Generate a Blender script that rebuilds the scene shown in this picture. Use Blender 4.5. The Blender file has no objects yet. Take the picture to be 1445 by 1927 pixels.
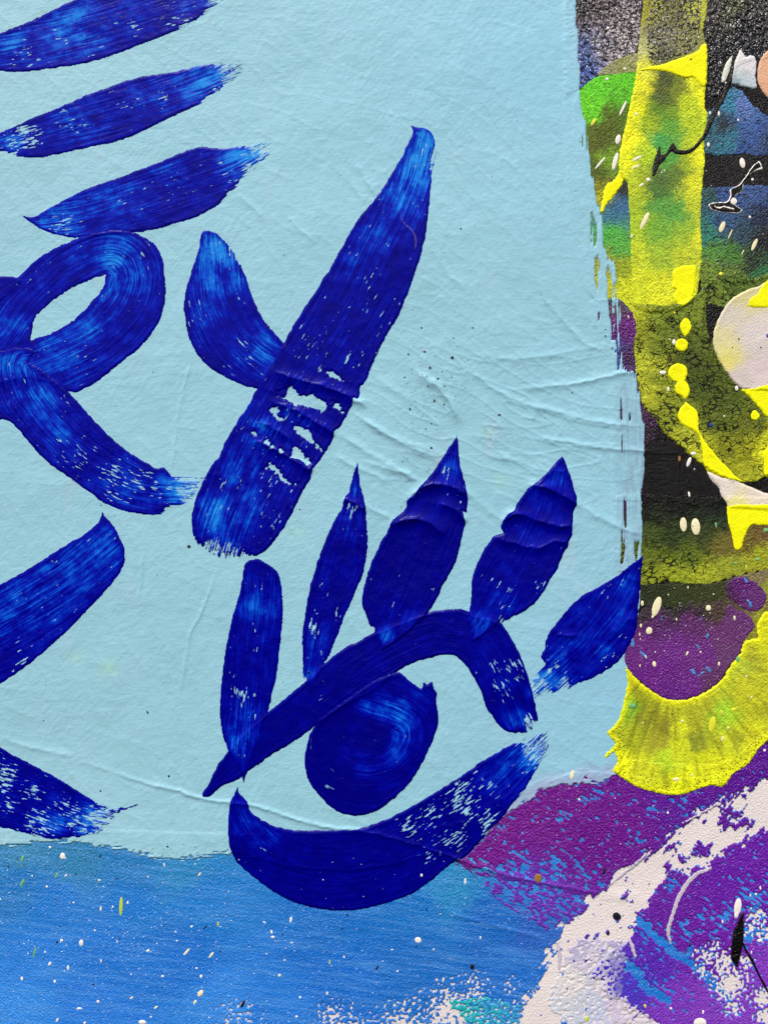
import bpy, math, random
import numpy as np

# ------------------------------------------------------------------ camera, sky, sun, exposure
S = 0.0002                      # metres of canvas per reference pixel (the painting detail is about 29 x 39 cm)
W, H = 1445, 1927
CZ = 1.30                       # height of the middle of the view above the ground
scene = bpy.context.scene
DIST = 0.40
cam = bpy.data.cameras.new('camera'); cam_o = bpy.data.objects.new('camera', cam)
scene.collection.objects.link(cam_o)
cam.sensor_fit = 'VERTICAL'; cam.angle = 2 * math.atan(H * S / 2 / DIST)
cam.clip_start = 0.01; cam.clip_end = 200
cam_o.location = (0, -DIST - 3 * S, CZ); cam_o.rotation_euler = (math.radians(90), 0, 0)
scene.camera = cam_o
world = bpy.data.worlds.new('World'); scene.world = world; world.use_nodes = True
SUN_EL, SUN_AZ = math.radians(54), math.radians(-16)     # azimuth measured from the painting's normal
nt = world.node_tree; bg = nt.nodes['Background']
sky = nt.nodes.new('ShaderNodeTexSky'); sky.sky_type = 'NISHITA'; sky.sun_disc = False
sky.sun_elevation = SUN_EL; sky.sun_rotation = math.pi - SUN_AZ
sky.air_density = 1.0; sky.dust_density = 4.0; sky.ozone_density = 0.5
nt.links.new(sky.outputs[0], bg.inputs[0]); bg.inputs[1].default_value = 0.10
sun = bpy.data.lights.new('sun', 'SUN'); sun.energy = 2.6; sun.angle = math.radians(9); sun.color = (1, 0.95, 0.89)
sun_o = bpy.data.objects.new('sun', sun); scene.collection.objects.link(sun_o)
sd = (math.sin(SUN_AZ) * math.cos(SUN_EL), -math.cos(SUN_AZ) * math.cos(SUN_EL), math.sin(SUN_EL))
from mathutils import Vector
sun_o.rotation_euler = Vector(sd).to_track_quat('Z', 'Y').to_euler()
sun_o.location = (0, -2, 3)
scene.view_settings.view_transform = 'Standard'; scene.view_settings.look = 'None'
scene.view_settings.exposure = 0.28; scene.view_settings.gamma = 1
scene.render.engine = 'CYCLES'; scene.cycles.samples = 96; scene.cycles.use_denoising = True
scene.render.resolution_x = 767; scene.render.resolution_y = 1024

# ------------------------------------------------------------------ frames: pixel windows used while tracing
FR = dict(A=(0, 0, 2.89), B=(0, 400, 2.89), C=(320, 200, 2.58), D=(320, 600, 2.58), E=(1045, 0, 3.6125),
          F=(1045, 350, 3.6125), G=(1045, 700, 3.6125), H=(1045, 1050, 3.6125), I=(845, 1400, 2.4083),
          J=(380, 800, 2.779), K=(380, 1250, 2.779), L=(750, 820, 2.89), M=(0, 900, 2.89), N=(0, 1350, 2.89),
          O=(700, 500, 2.627), P=(380, 1550, 2.779), X=(0, 0, 1.0), Q=(1245, 1650, 6.955))
def T(*args):
    """T('A',(x,y),...,'B',...) -> Nx2 array of canvas pixels"""
    f = 'X'; out = []
    for a in args:
        if isinstance(a, str): f = a
        else:
            x0, y0, s = FR[f]; out.append((x0 + a[0] / s, y0 + a[1] / s))
    return np.array(out, float)

# ------------------------------------------------------------------ numpy noise and distances
def perlin(x, y, seed=0):
    rs = np.random.RandomState(seed + 11); perm = rs.permutation(4096)
    ang = rs.rand(4096) * 2 * np.pi; gx, gy = np.cos(ang), np.sin(ang)
    xi = np.floor(x).astype(np.int64); yi = np.floor(y).astype(np.int64)
    xf, yf = x - xi, y - yi
    def g(ix, iy, dx, dy):
        h = perm[(perm[ix & 4095] + iy) & 4095]
        return gx[h] * dx + gy[h] * dy
    u = xf * xf * xf * (xf * (xf * 6 - 15) + 10); v = yf * yf * yf * (yf * (yf * 6 - 15) + 10)
    a = g(xi, yi, xf, yf); b = g(xi + 1, yi, xf - 1, yf); c = g(xi, yi + 1, xf, yf - 1); d = g(xi + 1, yi + 1, xf - 1, yf - 1)
    return 1.5 * ((a * (1 - u) + b * u) * (1 - v) + (c * (1 - u) + d * u) * v)
def fbm(x, y, n=3, seed=0):
    o = 0; a = 1.0
    for i in range(n): o = o + a * perlin(x * 2 ** i, y * 2 ** i, seed + 7 * i); a *= .5
    return o
def sstep(a, b, x):
    t = np.clip((x - a) / (b - a), 0, 1); return t * t * (3 - 2 * t)
def polydist(x, y, P):
    """signed distance, positive inside"""
    d2 = np.full(x.shape, 1e12); ins = np.zeros(x.shape, bool); n = len(P)
    for i in range(n):
        ax, ay = P[i]; bx, by = P[(i + 1) % n]; ex, ey = bx - ax, by - ay; l2 = ex * ex + ey * ey
        if l2 < 1e-9: continue
        wx, wy = x - ax, y - ay; t = np.clip((wx * ex + wy * ey) / l2, 0, 1)
        d2 = np.minimum(d2, (wx - t * ex) ** 2 + (wy - t * ey) ** 2)
        if abs(ey) > 1e-9:
            c = ((ay <= y) != (by <= y)) & (x < ax + (y - ay) * ex / ey); ins ^= c
    d = np.sqrt(d2); return np.where(ins, d, -d)
def linedist(x, y, P):
    d2 = np.full(x.shape, 1e12); tt = np.zeros(x.shape); n = len(P) - 1
    for i in range(n):
        ax, ay = P[i]; ex, ey = P[i + 1] - P[i]; l2 = ex * ex + ey * ey + 1e-9
        wx, wy = x - ax, y - ay; t = np.clip((wx * ex + wy * ey) / l2, 0, 1)
        q = (wx - t * ex) ** 2 + (wy - t * ey) ** 2; m = q < d2; d2 = np.where(m, q, d2); tt = np.where(m, (i + t) / n, tt)
    return np.sqrt(d2), tt
def catmull(P, k=6):
    P = np.asarray(P, float); Q = np.vstack([2 * P[0] - P[1], P, 2 * P[-1] - P[-2]]); out = []
    for i in range(1, len(Q) - 2):
        for j in range(k):
            t = j / k; a, b, c, d = Q[i - 1], Q[i], Q[i + 1], Q[i + 2]
            out.append(.5 * (2 * b + (c - a) * t + (2 * a - 5 * b + 4 * c - d) * t * t + (3 * b - a - 3 * c + d) * t ** 3))
    out.append(Q[-2]); return np.array(out)
def chaikin(P, it=2):
    for _ in range(it):
        n = len(P); out = []
        for i in range(n):
            p0, p, p1 = P[i - 1], P[i], P[(i + 1) % n]; a = p0 - p; b = p1 - p
            c = (a @ b) / (np.linalg.norm(a) * np.linalg.norm(b) + 1e-9)
            if c > -.2: out += [p]                      # keep sharp tips
            else: out += [p + .25 * a, p + .25 * b]
        P = np.array(out)
    return P
def spine_uv(x, y, P):
    """arc length u and signed offset v against a smoothed spine"""
    P = catmull(P, 5); L = np.r_[0, np.cumsum(np.linalg.norm(np.diff(P, axis=0), axis=1))]
    best = np.full(x.shape, 1e12); U = np.zeros(x.shape); V = np.zeros(x.shape); n = len(P) - 1
    for i in range(n):
        ax, ay = P[i]; ex, ey = P[i + 1] - P[i]; l = math.hypot(ex, ey) + 1e-9
        wx, wy = x - ax, y - ay; t = (wx * ex + wy * ey) / (l * l)
        t = np.clip(t, -1e9 if i == 0 else 0, 1e9 if i == n - 1 else 1)
        q = (wx - t * ex) ** 2 + (wy - t * ey) ** 2; m = q < best
        best = np.where(m, q, best); U = np.where(m, L[i] + t * l, U)
        V = np.where(m, np.sqrt(q) * np.sign(wx * ey - wy * ex), V)
    return U, V
def spots(x, y, lst):
    o = np.zeros(x.shape)
    for (px, py, r, a) in lst: o = np.maximum(o, a * np.exp(-((x - px) ** 2 + (y - py) ** 2) / (r * r)))
    return o
def SP(f, *lst):
    x0, y0, s = FR[f]; return [(x0 + a / s, y0 + b / s, r / s, k) for a, b, r, k in lst]
def CB(k, pts): return [(x, y, tuple(min(.95, q * k) for q in c)) for x, y, c in pts]
def C(r, g, b): return tuple(((c / 255 / 12.92) if c <= 10 else ((c / 255 + .055) / 1.055) ** 2.4) for c in (r, g, b))
def idw(x, y, pts, s=9.0, pw=2.3):
    """pigment blended between sampled colours"""
    num = np.zeros(x.shape + (3,)); den = np.zeros(x.shape)
    for px, py, c in pts:
        w = 1 / (((x - px) ** 2 + (y - py) ** 2) + s * s) ** pw
        num += w[..., None] * np.array(c); den += w
    return num / den[..., None]
def CP(*args):
    f = 'X'; out = []
    for a in args:
        if isinstance(a, str): f = a
        else:
            x0, y0, s = FR[f]; out.append((x0 + a[0] / s, y0 + a[1] / s, C(*a[2])))
    return out

# ------------------------------------------------------------------ the canvas surface: lattice of heights in pixels
ST = 2; X0, Y0, X1, Y1 = -160, -160, 1606, 2088
gx = np.arange(X0, X1 + 1, ST, dtype=float); gy = np.arange(Y0, Y1 + 1, ST, dtype=float)
GX, GY = np.meshgrid(gx, gy)
Z = 1.6 * fbm(GX / 190, GY / 190, 2, 1) + .35 * fbm(GX / 26, GY / 30, 2, 2)
creases = [  # (polyline, half width, height)
    (T('O', (700, 612), (900, 595), (1100, 565), (1230, 530), (1330, 520)), 7, 3.2),
    (T('O', (640, 640), (780, 690), (900, 720), (1050, 760), (1200, 785), (1340, 797)), 7, 3.0),
    (T('O', (780, 845), (950, 870), (1100, 895), (1340, 915), 'G', (760, 550), (900, 560)), 6, 2.6),
    (T('O', (200, 520), (320, 600), (390, 690), (425, 790)), 9, 3.4),
    (T('O', (800, 20), (850, 150), (920, 240), (1000, 330), (1060, 390), (1120, 410)), 6, 2.0),
    (T('O', (500, 440), (700, 460), (900, 440), (1050, 410), (1220, 408)), 9, 1.8),
    (T('O', (-60, 740), (100, 850), (250, 900), (340, 930)), 8, 2.2),
    (T('O', (-60, 960), (60, 1000), (160, 1030), (250, 1080)), 8, 2.6),
    (T('O', (490, 520), (590, 600), (700, 660)), 6, 2.2),
    (T('O', (1000, 1170), (1120, 1240), (1240, 1300), (1330, 1330)), 9, 2.6),
    (T('O', (470, 1120), (540, 1180), (640, 1260)), 8, 1.6),
    (T('O', (560, 930), (700, 960), (830, 1010), (1000, 1020)), 9, 1.8),
    (T('D', (830, 560), (960, 650), (1100, 730), (1190, 785)), 8, 3.2),
    (T('D', (900, 470), (1050, 560), (1200, 640), (1300, 670)), 7, 2.6),
    (T('D', (800, 660), (900, 720), (1000, 760), (1060, 800)), 7, 2.2),
    (T('D', (930, 890), (1000, 935), (1080, 975)), 7, 2.2),
    (T('D', (1170, 240), (1300, 330), (1370, 420), (1400, 510)), 8, 2.6),
    (T('D', (1000, 270), (1080, 340), (1200, 400)), 8, 1.6),
    (T('C', (900, 280), (950, 350), (1000, 430)), 6, 1.6), (T('C', (840, 300), (900, 400), (950, 470)), 6, 1.3),
    (T('C', (1290, 680), (1340, 800), (1445, 900)), 7, 1.6), (T('C', (560, 520), (640, 610), (720, 660)), 6, 1.4),
    (T('A', (1280, 1050), (1360, 1110), (1445, 1200)), 7, 1.6),
    # ridges crossing the dark blue strokes
    (T('D', (470, 250), (640, 300), (780, 340), (900, 395), (960, 430)), 9, 6.7),
    (T('D', (480, 395), (620, 450), (740, 520), (810, 560)), 9, 6.1),
    (T('D', (400, 590), (520, 640), (640, 710), (700, 745)), 9, 6.1),
    (T('D', (430, 500), (520, 540), (600, 600)), 8, 3.8),
    (T('J', (740, 385), (800, 410), (858, 442)), 6, 5.8),
    (T('J', (1060, 400), (1150, 325), (1250, 310), (1330, 335), (1410, 385)), 9, 7.2),
    (T('J', (970, 530), (1100, 490), (1200, 520), (1270, 580)), 10, 6.7),
    (T('J', (1240, 410), (1320, 440), (1390, 510)), 8, 6.4),
    (T('L', (700, 262), (820, 290), (900, 330), (990, 385)), 9, 7.2),
    (T('L', (550, 470), (640, 425), (760, 460), (880, 495), (960, 480)), 10, 7.5),
    (T('L', (520, 560), (600, 575), (740, 612), (850, 575), (940, 585)), 9, 4.9),
    (T('L', (1150, 1080), (1220, 1010), (1300, 990)), 9, 2.3), (T('L', (860, 1080), (920, 1090), (980, 1085)), 6, 3.5),
    # the long thread of paint running under the eye into the purple
    (T('N', (440, 240), (620, 300), (800, 360), (960, 400), (1090, 440), (1250, 465), 'K', (250, 735), (400, 780),
       (540, 825), (700, 860), (830, 868), (1000, 910), (1200, 970), (1340, 1020), 'I', (100, 545), (250, 590), (400, 625),
       (560, 655), (720, 682), (920, 716)), 4.5, 3.4),
    (T('N', (0, 110), (140, 160), (290, 190), (400, 215)), 7, 1.8),
    (T('I', (0, 770), (80, 790), (300, 850), (450, 890)), 4, 1.6),
    (T('B', (1040, 820), (1000, 950), (970, 1100), (930, 1430)), 3.5, 1.5),
    (T('M', (1200, 450), (1100, 720), (1040, 830), (1000, 1050), (985, 1170)), 4, 1.6),
    (T('M', (785, 380), (770, 520), (758, 670)), 3.5, 1.5),
    (T('I', (640, 700), (800, 690), (920, 715)), 4, 1.5), (T('Q', (1180, 390), (1290, 350), (1391, 330)), 5, 2.2),
]
for P, w, h in creases:
    P = catmull(P, 4); m = 40
    i0, i1 = max(0, int((P[:, 1].min() - m - Y0) / ST)), int((P[:, 1].max() + m - Y0) / ST) + 1
    j0, j1 = max(0, int((P[:, 0].min() - m - X0) / ST)), int((P[:, 0].max() + m - X0) / ST) + 1
    xs, ys = GX[i0:i1, j0:j1], GY[i0:i1, j0:j1]
    d, t = linedist(xs + 2.2 * perlin(xs / 17, ys / 17, 5), ys + 2.2 * perlin(xs / 15, ys / 15, 6), P)
    Z[i0:i1, j0:j1] += .72 * h * (.5 * np.exp(-(d / w) ** 2) + .62 * np.exp(-d / (.42 * w))) * np.minimum(1, np.minimum(t, 1 - t) * 6 + .1) * (1 + .35 * perlin(xs / 40, ys / 40, 8))
def rid(dx, dy, sx, sy, seed):      # families of fine pulled creases
    r = 1 - np.abs(perlin((GX * dx + GY * dy) / sx, (-GX * dy + GY * dx) / sy, seed)); return np.clip((r - .86) / .14, 0, 1) ** 1.5
_m = np.exp(-(((GX - 900) / 260) ** 2 + ((GY - 780) / 190) ** 2)); Z += 1.0 * _m * rid(.88, .48, 120, 26, 14)
_m = np.exp(-(((GX - 1080) / 130) ** 2 + ((GY - 800) / 190) ** 2)); Z += .8 * _m * rid(.99, .1, 150, 34, 15)
_m = np.exp(-(((GX - 880) / 260) ** 2 + ((GY - 350) / 260) ** 2)); Z += .5 * _m * rid(.55, .83, 110, 24, 16)
Z += .3 * rid(.8, .6, 160, 60, 17)
ZBASE = Z.copy()

# ------------------------------------------------------------------ materials
PX = 1 / S
class NB:
    def __init__(s, name):
        s.m = bpy.data.materials.new(name); s.m.use_nodes = True; s.t = s.m.node_tree; s.N = s.t.nodes; s.b = s.N['Principled BSDF']
        tc = s.N.new('ShaderNodeTexCoord'); mp = s.N.new('ShaderNodeVectorMath'); mp.operation = 'SCALE'
        s.link(tc.outputs['Object'], mp.inputs[0]); mp.inputs['Scale'].default_value = PX; s.px = mp.outputs[0]
    def link(s, a, b): s.t.links.new(a, b)
    def scale(s, src, v):
        n = s.N.new('ShaderNodeVectorMath'); n.operation = 'MULTIPLY'; s.link(src, n.inputs[0]); n.inputs[1].default_value = v; return n.outputs[0]
    def rot(s, src, a):
        n = s.N.new('ShaderNodeVectorRotate'); n.rotation_type = 'Y_AXIS'; s.link(src, n.inputs['Vector']); n.inputs['Angle'].default_value = a; return n.outputs[0]
    def noise(s, src, detail=2, rough=.5, dist=0):
        n = s.N.new('ShaderNodeTexNoise'); n.inputs['Scale'].default_value = 1; n.inputs['Detail'].default_value = detail
        n.inputs['Roughness'].default_value = rough; n.inputs['Distortion'].default_value = dist; s.link(src, n.inputs['Vector']); return n.outputs['Fac']
    def voro(s, src, feature='F1'):
        n = s.N.new('ShaderNodeTexVoronoi'); n.feature = feature; n.inputs['Scale'].default_value = 1; s.link(src, n.inputs['Vector']); return n.outputs['Distance']
    def attr(s, name, out='Fac'):
        n = s.N.new('ShaderNodeAttribute'); n.attribute_name = name; return n.outputs[out]
    def math(s, op, a, b=0.0, c=None):
        n = s.N.new('ShaderNodeMath'); n.operation = op
        for i, q in enumerate((a, b) if c is None else (a, b, c)):
            if isinstance(q, (int, float)): n.inputs[i].default_value = q
            else: s.link(q, n.inputs[i])
        return n.outputs[0]
    def ramp01(s, v, a, b):
        n = s.N.new('ShaderNodeMapRange'); n.interpolation_type = 'SMOOTHSTEP'; s.link(v, n.inputs[0])
        for k, q in ((1, a), (2, b)):
            if isinstance(q, (int, float)): n.inputs[k].default_value = q
            else: s.link(q, n.inputs[k])
        return n.outputs[0]
    def mix(s, f, a, b, mode='MIX'):
        n = s.N.new('ShaderNodeMix'); n.data_type = 'RGBA'; n.blend_type = mode
        if isinstance(f, (int, float)): n.inputs[0].default_value = f
        else: s.link(f, n.inputs[0])
        for i, q in ((6, a), (7, b)):
            if isinstance(q, tuple): n.inputs[i].default_value = (*q, 1)
            else: s.link(q, n.inputs[i])
        return n.outputs[2]
    def cramp(s, v, stops):
        n = s.N.new('ShaderNodeValToRGB'); e = n.color_ramp.elements
        while len(e) < len(stops): e.new(.5)
        for q, (p, c) in zip(e, stops): q.position = p; q.color = (*c, 1)
        s.link(v, n.inputs[0]); return n.outputs[0]
    def bump(s, h, dist, strength=1.0, prev=None):
        n = s.N.new('ShaderNodeBump'); n.inputs['Strength'].default_value = strength; n.inputs['Distance'].default_value = dist * S
        s.link(h, n.inputs['Height'])
        if prev is not None: s.link(prev, n.inputs['Normal'])
        return n.outputs[0]
    def done(s, col, rough, nrm=None, spec=.5, coat=0.0):
        s.link(col, s.b.inputs['Base Color']) if not isinstance(col, tuple) else setattr(s.b.inputs['Base Color'], 'default_value', (*col, 1))
        if isinstance(rough, (int, float)): s.b.inputs['Roughness'].default_value = rough
        else: s.link(rough, s.b.inputs['Roughness'])
        s.b.inputs['Specular IOR Level'].default_value = spec
        if coat: s.b.inputs['Coat Weight'].default_value = coat; s.b.inputs['Coat Roughness'].default_value = .12
        if nrm is not None: s.link(nrm, s.b.inputs['Normal'])
        return s.m
    def weave(s, pitch=7.0):
        """interlaced threads, broken up by noise: height about 0..1"""
        w = s.N.new('ShaderNodeVectorMath'); w.operation = 'ADD'
        nz = s.N.new('ShaderNodeTexNoise'); nz.inputs['Scale'].default_value = .09; s.link(s.px, nz.inputs['Vector'])
        sc = s.N.new('ShaderNodeVectorMath'); sc.operation = 'SCALE'; sc.inputs['Scale'].default_value = 13; s.link(nz.outputs['Color'], sc.inputs[0])
        s.link(s.px, w.inputs[0]); s.link(sc.outputs[0], w.inputs[1])
        sp = s.N.new('ShaderNodeSeparateXYZ'); s.link(w.outputs[0], sp.inputs[0])
        a = s.math('SINE', s.math('MULTIPLY', sp.outputs[0], 2 * math.pi / pitch)); b = s.math('SINE', s.math('MULTIPLY', sp.outputs[2], 2 * math.pi / pitch))
        g = s.math('MULTIPLY_ADD', s.math('MULTIPLY', a, b), .5, .5)
        return s.math('ADD', s.math('MULTIPLY', g, .26), s.math('MULTIPLY', s.noise(s.scale(s.px, (.2, .2, .26)), 3, .6), 1.15))

LB = C(150, 201, 222)
def mat_stroke():
    n = NB('ultramarine_brushed_paint'); st = n.attr('st', 'Vector'); thin = n.attr('thin'); fl = n.attr('fleck')
    s1 = n.noise(n.scale(st, (.012, .30, 1)), 3, .6); s2 = n.noise(n.scale(st, (.03, .75, 1)), 2, .5)
    blot = n.noise(n.scale(n.px, (.03, .03, .03)), 3, .6)
    wv = n.noise(n.scale(n.px, (.17, .17, .17)), 2, .5)
    s = n.math('ADD', n.math('MULTIPLY', s1, .62), n.math('MULTIPLY', s2, .38))
    v = n.math('ADD', n.math('MULTIPLY', n.math('SUBTRACT', s, .5), 2.3), n.math('MULTIPLY', n.math('SUBTRACT', blot, .53), 1.3))
    v = n.math('ADD', v, n.math('MULTIPLY', n.math('SUBTRACT', wv, .5), .25))
    v = n.math('ADD', n.math('MULTIPLY', v, n.math('MULTIPLY_ADD', thin, 1.3, .34)), thin)
    col = n.cramp(v, [(0, C(1, 0, 122)), (.22, C(1, 3, 150)), (.42, C(2, 30, 180)), (.66, C(4, 84, 210)), (1, C(34, 140, 232))])
    f1 = n.noise(n.scale(st, (.06, .26, 1)), 3, .55); f2 = n.noise(n.scale(n.px, (.012, .012, .012)), 2, .5)
    fv = n.math('ADD', f1, n.math('MULTIPLY', n.math('SUBTRACT', f2, .5), .35))
    thr = n.math('SUBTRACT', .80, n.math('MULTIPLY', fl, .335))
    fm = n.ramp01(fv, thr, n.math('ADD', thr, .028))
    dry = n.attr('dry'); sf = n.noise(n.scale(st, (.018, .42, 1)), 3, .65); sf2 = n.noise(n.scale(st, (.14, .3, 1)), 2, .5)
    sv = n.math('ADD', n.math('MULTIPLY', sf, .7), n.math('MULTIPLY', sf2, .3)); dt = n.math('SUBTRACT', .80, n.math('MULTIPLY', dry, .40))
    fm = n.math('MAXIMUM', fm, n.math('MULTIPLY', n.ramp01(sv, dt, n.math('ADD', dt, .05)), .95))
    col = n.mix(fm, col, LB)
    nb = n.bump(s, 1.0, .7); nb = n.bump(wv, 1.0, .35, nb); nb = n.bump(n.math('SUBTRACT', 1.0, fm), .8, .4, nb)
    return n.done(col, n.math('MULTIPLY_ADD', fm, .2, .28), nb, .09)
def mat_light():   # rolled wall paint on canvas
    n = NB('pale_blue_wall_paint'); col = n.attr('col', 'Color')
    m = n.noise(n.scale(n.px, (.018, .018, .03)), 4, .6)
    col = n.mix(n.ramp01(m, .35, .75), col, n.mix(1.0, col, (.92, .96, .94), 'MULTIPLY'))
    r = n.rot(n.px, .62); a = n.noise(n.scale(r, (.06, .1, .17)), 3, .6); b = n.noise(n.scale(n.px, (.12, .2, .3)), 3, .65)
    st = n.ramp01(n.noise(n.scale(n.px, (.016, .016, .004)), 3, .6), .58, .74); col = n.mix(n.math('MULTIPLY', st, .16), col, C(188, 194, 206))
    gm = n.ramp01(n.noise(n.scale(n.px, (.05, .05, .03)), 5, .75), .60, .78); col = n.mix(n.math('MULTIPLY', gm, .30), col, C(112, 140, 150))
    dots = n.ramp01(n.noise(n.scale(n.px, (.13, .13, .13)), 2, .5), .745, .79)
    col = n.mix(n.math('MULTIPLY', dots, .55), col, C(70, 95, 100))
    nb = n.bump(a, .8, .5); nb = n.bump(b, .8, .5, nb); nb = n.bump(n.weave(6.0), .5, .55, nb)
    return n.done(col, .52, nb, .3)
def mat_paint(name, rough=.34, spec=.5, weave_h=1.6, specks=(), speck_scale=.2, mott=.25, pitch=7.0, glints=0, rim=None, crack=None, streak=None):
    """colour from the pigment attribute, canvas tooth from the weave, optional specks and cracks"""
    n = NB(name); col = n.attr('col', 'Color'); w = n.weave(pitch)
    m = n.noise(n.scale(n.px, (.17, .17, .2)), 4, .75)
    hv = n.math('MULTIPLY_ADD', n.math('SUBTRACT', m, .5), 2 * mott, 1.0)
    col = n.mix(1.0, col, n.cramp(n.math('MULTIPLY', hv, .5), [(0, (0, 0, 0)), (1, (2, 2, 2))]), 'MULTIPLY')
    if streak:
        sv = n.noise(n.scale(n.rot(n.px, streak[0]), (.007, .02, .11)), 5, .65)
        col = n.mix(n.math('MULTIPLY', n.ramp01(sv, .42, .68), streak[1]), col, streak[2])
    for k, (scale3, thr, c, amt) in enumerate(specks):
        sp = n.noise(n.scale(n.px, scale3), 2, .5); col = n.mix(n.math('MULTIPLY', n.ramp01(sp, thr, thr + .05), amt), col, c)
    nb = n.bump(w, weave_h, 1.0)
    if rim:   # bubbles frozen in the thick rim
        k = n.attr('rim'); vd = n.voro(n.scale(n.px, (rim[0],) * 3)); hole = n.ramp01(vd, n.math('MULTIPLY_ADD', k, .34, .02), n.math('MULTIPLY_ADD', k, .22, -.06))
        col = n.mix(n.math('MULTIPLY', hole, rim[2]), col, rim[1]); nb = n.bump(n.math('SUBTRACT', 1.0, hole), 1.4, .7, nb)
    if crack:
        k = n.attr('rim'); wx = n.N.new('ShaderNodeVectorMath'); wx.operation = 'ADD'
        nz = n.N.new('ShaderNodeTexNoise'); nz.inputs['Scale'].default_value = .055; n.link(n.px, nz.inputs['Vector'])
        n.link(n.px, wx.inputs[0]); n.link(n.scale(nz.outputs['Color'], (24, 24, 24)), wx.inputs[1])
        e = n.voro(n.scale(wx.outputs[0], (crack[0], crack[0], crack[0] * 1.35)), 'DISTANCE_TO_EDGE')
        br = n.ramp01(n.noise(n.scale(n.px, (.035, .035, .035)), 3, .65), .40, .66)
        cm = n.ramp01(e, n.math('MULTIPLY_ADD', n.math('MULTIPLY', k, br), .26, .001), 0.0)
        col = n.mix(cm, col, crack[1]); nb = n.bump(n.math('SUBTRACT', 1.0, cm), 1.6, .8, nb)
        lump = n.noise(n.scale(n.px, (.07, .07, .09)), 3, .6); nb = n.bump(lump, 4.5, .8, nb)
    return n.done(col, rough, nb, spec)
def mat_flat(name, c, rough=.3, spec=.5, weave_h=0.0, mott=.06):
    n = NB(name); m = n.noise(n.scale(n.px, (.12, .12, .12)), 3, .6)
    col = n.mix(n.math('MULTIPLY', n.ramp01(m, .4, .7), mott * 3), c, tuple(q * .7 for q in c))
    nb = n.bump(n.weave() if weave_h else n.noise(n.scale(n.px, (.06, .06, .06)), 2, .5), weave_h or .8, .8)
    return n.done(col, rough, nb, spec)
M = {}
M['stroke'] = mat_stroke(); M['light'] = mat_light()
M['canvas'] = mat_paint('primed_canvas', .5, .4, 1.3, mott=.06)
M['black'] = mat_paint('black_paint_on_canvas', .2, .2, 3.4, mott=.8)
def mat_weave_sheen():  # paint with added gloss; weave glitter also flecked into its colour
    n = NB('glossy_sheen_paint'); col = n.attr('col', 'Color'); m = n.noise(n.scale(n.px, (.1, .1, .1)), 3, .7)
    col = n.mix(n.ramp01(m, .45, .6), col, n.mix(1.0, col, (.12, .12, .12), 'MULTIPLY'))
    w = n.noise(n.scale(n.rot(n.px, .5), (.15, .15, .11)), 1, .5, .6); nb = n.bump(w, 11.0, 1.0)
    nb = n.bump(n.weave(6), 1.4, .6, nb); return n.done(col, .22, nb, .8)
M['weave_sheen'] = mat_weave_sheen()
M['spray'] = mat_paint('sprayed_paint_on_canvas', .42, .2, 2.2, specks=(((.36, .36, .36), .63, C(24, 34, 8), .6), ((.24, .24, .24), .64, C(34, 48, 12), .6), ((.13, .13, .13), .64, C(30, 40, 14), .5)), mott=1.2)
M['strip'] = mat_paint('yellow_sprayed_strip_paint', .42, .2, 2.0, specks=(((.34, .34, .34), .64, C(40, 54, 8), .6), ((.26, .26, .26), .66, C(56, 74, 10), .5), ((.12, .12, .12), .70, C(70, 90, 20), .4)), mott=1.0)
M['crackle'] = mat_paint('crackled_olive_paint', .42, .2, 1.8, mott=1.0, crack=(.072, C(12, 15, 5)))
M['lime'] = mat_paint('bubbled_lime_paint', .36, .22, 1.6, mott=.8, rim=(.19, C(96, 100, 8), .85))
M['ground_blue'] = mat_paint('mid_blue_brushed_paint', .26, .3, 1.9, mott=.5, streak=(-.12, .45, C(92, 160, 232)),
                             specks=(((.22, .22, .40), .62, C(104, 160, 236), .5), ((.28, .28, .34), .68, C(186, 212, 246), .85), ((.2, .2, .2), .755, C(10, 14, 60), .8)))  # pale specks put the sparkle of the weave into the colour
M['purple'] = mat_paint('purple_paint_on_canvas', .2, .32, 2.6, mott=.6, specks=(((.26, .26, .3), .67, C(178, 122, 200), .6),))  # pale pink specks are glints painted into the purple
M['blue_patch'] = mat_paint('dark_blue_scumbled_paint', .26, .32, 3.0, mott=1.3, specks=(((.12, .12, .2), .57, C(16, 18, 26), .75), ((.3, .3, .34), .66, C(130, 156, 200), .45)))
M['cream'] = mat_paint('cream_paint', .5, .35, .9, mott=.07)
M['yellow'] = mat_flat('acid_yellow_paint', C(248, 248, 14), .5, .15, 1.0, .05)
M['dropwhite'] = mat_flat('white_paint_drop', C(253, 248, 240), .4, .2, mott=.02)
M['dropcream'] = mat_flat('cream_paint_drop', C(252, 244, 200), .4, .2, mott=.02)
M['dropyellow'] = mat_flat('yellow_paint_drop', C(240, 240, 50), .3, .5, mott=.02)
M['dropgreen'] = mat_flat('green_paint_drop', C(120, 190, 120), .4, .4, mott=.03)
M['droplime'] = mat_flat('lime_paint_drop', C(206, 222, 70), .3, .5, mott=.02)
M['dropblack'] = mat_flat('black_paint_drop', C(12, 10, 24), .3, .5, mott=.02)
M['dropblue'] = mat_flat('blue_paint_drop', C(18, 60, 160), .3, .5, mott=.02)
M['dropochre'] = mat_flat('ochre_paint_drop', C(160, 116, 52), .3, .5, mott=.05)
M['ink'] = mat_paint('glossy_black_line_paint', .2, .2, 2.0, mott=.4)
M['scratch'] = mat_flat('pale_scraped_paint', C(196, 188, 204), .4, .4, 1.2)

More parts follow.
